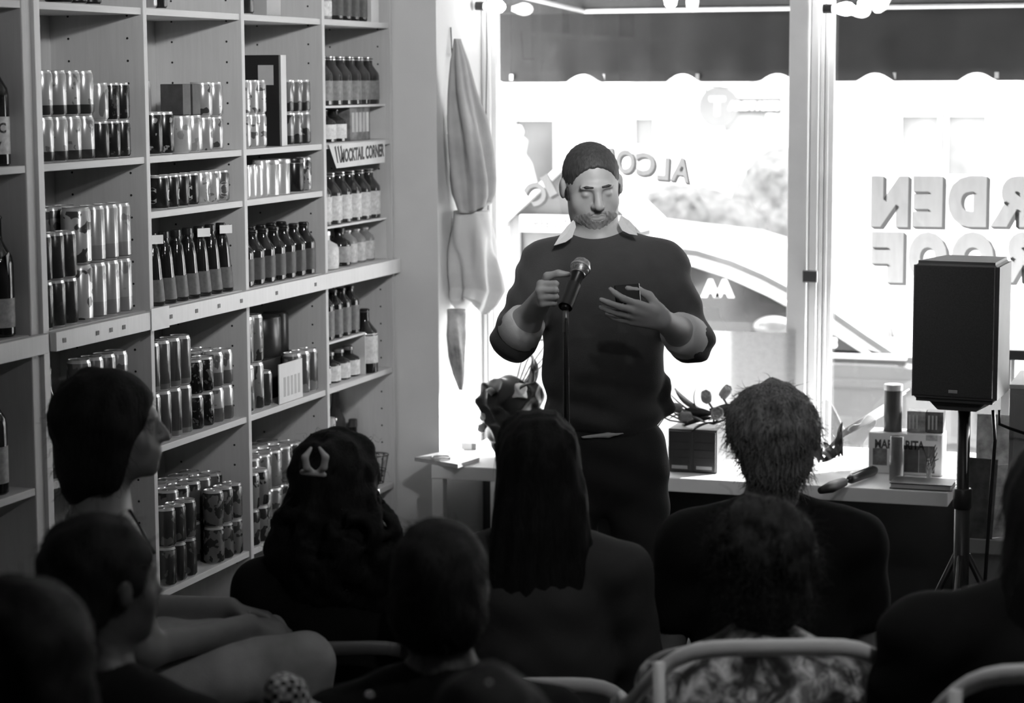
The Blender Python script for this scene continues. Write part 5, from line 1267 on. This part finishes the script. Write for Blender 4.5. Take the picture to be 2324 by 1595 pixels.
def locks(n, c, r, L, rad, noise=.4, zr=(-.6, 1), out=.06, ymax=.5, k=.005, swirl=0., seed=0):
    rg = np.random.default_rng(seed + 11); c = np.array(c, float); r = np.array(r, float); P = []
    while n > 0:
        u = nrm(rg.normal(0, 1, 3))
        if not (zr[0] < u[2] < zr[1] and u[1] < ymax): continue
        n -= 1; pts = []; d = np.array([swirl * u[1], -swirl * u[0], -1.]) + rg.normal(0, noise, 3); q = u.copy(); L_ = L * rg.uniform(.7, 1.3)
        for s in range(4):
            pts.append(c + r * q * (1 + out * s / 3))
            tg = d - q * (d @ q); tg = tg / (np.linalg.norm(tg) + 1e-6); q = nrm(q + tg * (L_ / 3) / r.mean()); d = d + rg.normal(0, noise * .5, 3)
        ra = rad * rg.uniform(.75, 1.2); P += [cone(pts[i], pts[i + 1], ra * (1, .95, .75)[i], ra * (.95, .75, .35)[i], k) for i in range(3)]
    return P
DH = M(.007, .7, var=.5, kind='hair', spec=.2); DH2 = M(.010, .7, var=.5, kind='hair', spec=.2); GH = M(.17, .6, var=.8, kind='hair', spec=.3); BH = M(.022, .65, var=.5, kind='hair', spec=.3)
cap_short = [ell((0, -.02, .032), (.088, .108, .098), k=.02), ell((0, -.065, -.03), (.080, .055, .075), k=.03), ell((0, .12, -.02), (.085, .09, .085), k=.015, op='sub')]
BLK = M(.006, .9, spec=.2, var=.2, kind='fabric')
# woman in profile by the shelves
bob = [ell((0, -.02, .03), (.098, .115, .105), k=.02), ell((0, -.06, -.04), (.10, .078, .11), k=.04), ell((0, -.07, -.11), (.082, .062, .085), k=.04), cone((-.08, .0, .0), (-.085, -.01, -.11), .035, .03, .03), cone((.08, .0, .0), (.085, -.01, -.11), .035, .03, .03),
       ell((0, .125, -.05), (.10, .085, .115), k=.02, op='sub')]
pa = sitter('profile_woman', 240, 828, 5.02, math.radians(-68), 'woman with a dark bob in strappy top sitting in profile by the shelves', math.radians(-14), .0, M(.02, .8, kind='fabric'), .0,
       (bob[:-1] + locks(90, (0, -.03, .02), (.097, .112, .108), .13, .012, .35, seed=1) + bob[-1:], wob(.004, 60), DH, dict(n=500, L=.04, out=.25, down=.8, r=.0008, curl=.004, jit=.4)), .95, M(.27, .8, var=.2, scale=9, kind='fabric'), M(.17, .5, kind='skin'), bare=True, face=True, vox=.008, seat=.63, armdrop=.22, skirt=True,
       chair_label='white armchair under the woman in profile', chair_kw=dict(zt=.80, sz=.595))
# dark head low in the near corner
sitter('corner_person', 218, 1150, 3.95, math.radians(-22), 'person with short dark hair in the near corner in front of the profile woman', math.radians(-28), .05, BLK, .9,
       (cap_short, wob(.006, 70), DH, dict(n=500, L=.03, out=.5, down=.5)), 1.12, skin=M(.06, .5, kind='skin'), face=True)
sitter('corner_neighbour', 40, 1290, 3.2, 0, 'person with full dark hair lowest in the near corner', 0, .05, BLK, .9,
       ([ell((0, -.02, .02), (.11, .12, .11), k=.02), ell((0, -.05, -.08), (.12, .09, .12), k=.03)], wob(.008, 55), DH, dict(n=500, L=.05, out=.5, down=.6, curl=.006)), 1.15)
# woman with the claw clip
curly = [ell((0, -.02, .03), (.102, .115, .105), k=.02), ell((0, -.07, -.06), (.115, .085, .12), k=.04), ell((.03, -.08, -.17), (.14, .085, .11), k=.05), ell((-.06, -.08, -.16), (.10, .08, .12), k=.05), ell((.07, -.07, -.26), (.09, .07, .08), k=.04), ell((0, .13, -.03), (.085, .09, .10), k=.02, op='sub')]
pc = sitter('clip_woman', 762, 972, 5.38, math.radians(4), 'woman with long curly dark hair held by a pale claw clip', math.radians(-12), -.02, BLK, .7,
       (curly[:-1] + locks(110, (0, -.02, .03), (.100, .113, .103), .08, .011, .7, seed=2) + locks(150, (.01, -.075, -.14), (.15, .10, .17), .07, .013, 1.2, (-1, .6), .1, .2, seed=3) + curly[-1:], wob(.008, 62), DH, dict(n=900, L=.035, out=.45, down=.8, r=.0009, seg=7, curl=.008, jit=.45, cf=1.5, zmin=-.33)), 1.08, chair_label='white armchair under the curly-haired woman', chair_kw=dict(zt=.74, g=.12))
hz = pc['hz']
T_ = Matrix.Rotation(-(YAW + math.radians(4)), 3, 'Z')
w_ = atD(716, 1045, 5.20); lo = T_ @ (Vector(w_) - pc.location); lo = np.array(lo)
cm = []
for s in (-1, 1): cm += chain([lo + np.array([s * .004, 0, -.03]), lo + np.array([s * .020, -.022, -.012]), lo + np.array([s * .024, -.026, .012]), lo + np.array([s * .010, -.012, .032])], [.006, .008, .008, .004], .004)
cm += [cone(lo + np.array([-.03, -.01, -.025]), lo + np.array([.02, -.012, -.032]), .007, .006, .006)]
cl_ = obj('claw_clip', volume(cm, .003), M(.5, .35), pc); cl_['label'] = 'pale curved claw clip'
# head in front of the long-haired woman
sitter('middle_person', 1000, 1160, 3.98, 0, 'person with short dark hair seated below the flat board on the bench', math.radians(-10), .0, BLK, .9,
       (cap_short + [ell((0, -.03, -.05), (.092, .075, .07), k=.03)], wob(.005, 75), DH2, dict(n=700, L=.035, out=.4, down=.6)), 1.1, skin=M(.06, .5, kind='skin'))
# long straight hair
longh = [ell((0, -.02, .03), (.094, .112, .10), k=.02), ell((0, -.06, -.08), (.108, .075, .14), k=.05), ell((0, -.085, -.22), (.125, .06, .17), k=.05), ell((.0, -.095, -.36), (.12, .05, .14), k=.05), ell((0, .13, -.03), (.08, .09, .10), k=.02, op='sub')]
sitter('long_hair', 1218, 918, 5.12, 0, 'woman with long straight dark hair in a charcoal cardigan in front of the speaker', math.radians(6), .02, M(.032, .85, var=.1, kind='fabric'), 1.3,
       (longh[:-1] + locks(60, (0, -.02, .03), (.093, .110, .098), .14, .009, .12, seed=6) + longh[-1:], wave(.004, 160), DH, dict(n=700, L=.09, out=.14, down=1.0, r=.0008, seg=6, droop=1.2, jit=.1, zmin=-.4)), 1.12, chair_label='white armchair under the long-haired woman', chair_kw=dict(zt=.72))
# short wavy grey hair
grey = [ell((0, -.02, .034), (.100, .116, .106), k=.02), ell((0, -.075, -.04), (.088, .055, .085), k=.03), ell((0, .13, -.03), (.085, .09, .09), k=.02, op='sub'), ell((-.096, .02, -.03), (.03, .035, .04), k=.008, op='sub')]
sitter('grey_hair', 1752, 866, 5.35, math.radians(3), 'person with short wavy greying hair and dark t-shirt beside the clear-wrapped bunch', math.radians(4), .03, M(.008, .9, spec=.2, kind='fabric'), .6,
       (grey[:2] + locks(100, (0, -.025, .03), (.095, .110, .100), .085, .015, .8, (-.75, 1), .10, .5, seed=4, swirl=.6) + grey[2:], wave(.003, 120), GH, dict(n=3600, L=.042, out=.10, down=.6, r=.0012, seg=5, curl=.003, jit=.38, cf=.7, droop=.3, zmin=-.12, fine=1)), 1.18, skin=M(.22, .5, kind='skin'), chair_label='white armchair under the grey-haired person', chair_kw=dict(zt=.72))
# floral top, loose bun
bun = [ell((0, -.02, .03), (.098, .113, .10), k=.02), ell((.0, -.05, .10), (.05, .05, .035), k=.03), ell((0, -.06, -.05), (.092, .065, .085), k=.03), ell((0, .13, -.03), (.085, .09, .10), k=.02, op='sub')]
FL = M(.3, .8, kind='floral')
sitter('floral_woman', 1728, 1120, 4.42, math.radians(2), 'woman with gathered fuzzy hair in a large-flowered blouse', math.radians(6), .0, FL, .8,
       (bun[:3] + locks(110, (0, -.025, .03), (.096, .111, .10), .07, .010, .8, (-.6, 1), .09, .5, seed=5) + bun[3:], wob(.004, 60), BH, dict(n=2400, L=.045, out=.25, down=.45, r=.001, seg=7, curl=.006, jit=.6, cf=1.3, zmin=-.1)), 1.05, skin=M(.10, .5, kind='skin'), chair_label='white hoop-backed armchair behind the flowered blouse', chair_kw=dict(zt=.99, w=.55, g=.8))
# right edge
sitter('right_person', 2398, 985, 4.2, math.radians(6), 'big person in dark clothes with long dark hair in front of the magazines', 0, .02, BLK, 1.2,
       (longh, wave(.004, 120), DH, dict(n=900, L=.09, out=.16, down=.9, r=.0009, seg=6, jit=.15)), 1.45)
# nearest, out of focus
nn = sitter('near_person', 1105, 1492, 2.95, 0, 'nearest person with dark pinned-up hair seated lowest in the middle', 0, .0, BLK, .9,
       (cap_short, wob(.006, 60), DH, dict(n=500, L=.04, out=.4, down=.5)), 1.1, skin=M(.06, .5, kind='skin'))
for px, py in ((1110, 1550), (838, 1578), (1392, 1582)):
    w_ = atD(px, py, 2.80); q = obj('hair_pin' if px == 1110 else 'sequin', volume([ell((0, 0, 0), (.0035, .0035, .0035), k=.001)], .001), M(.8, .15, .9), nn)
    l_ = Matrix.Rotation(-YAW, 3, 'Z') @ (Vector(w_) - nn.location); q.location = l_
# gingham cloth and a spare chair at the front
g_ = atD(652, 1575, 3.9); gc = obj('gingham_cloth', volume([cone((-.01, 0, -.14), (0, 0, .0), .055, .04, .03), cone((.02, .02, -.16), (.03, .02, -.05), .04, .035, .02)], .007, wave(.004, 90)), M(.4, .85, kind='check', scale=85, a=.02, b=.5))
gc.location = g_; tag(gc, 'small-checked gingham cloth hanging over the chair beside the pale skirt', 'cloth')
q = atD(2345, 1600, 3.9); chair((q[0], q[1]), YAW, 'white hoop-backed armchair in the near corner in front of the big dark person', zt=atD(2345, 1490, 3.7)[2], w=.46)
q = atD(640, 1600, 4.0); chair((q[0], q[1]), YAW + .2, 'white armchair that carries the gingham cloth', zt=.72, w=.48, g=.3)
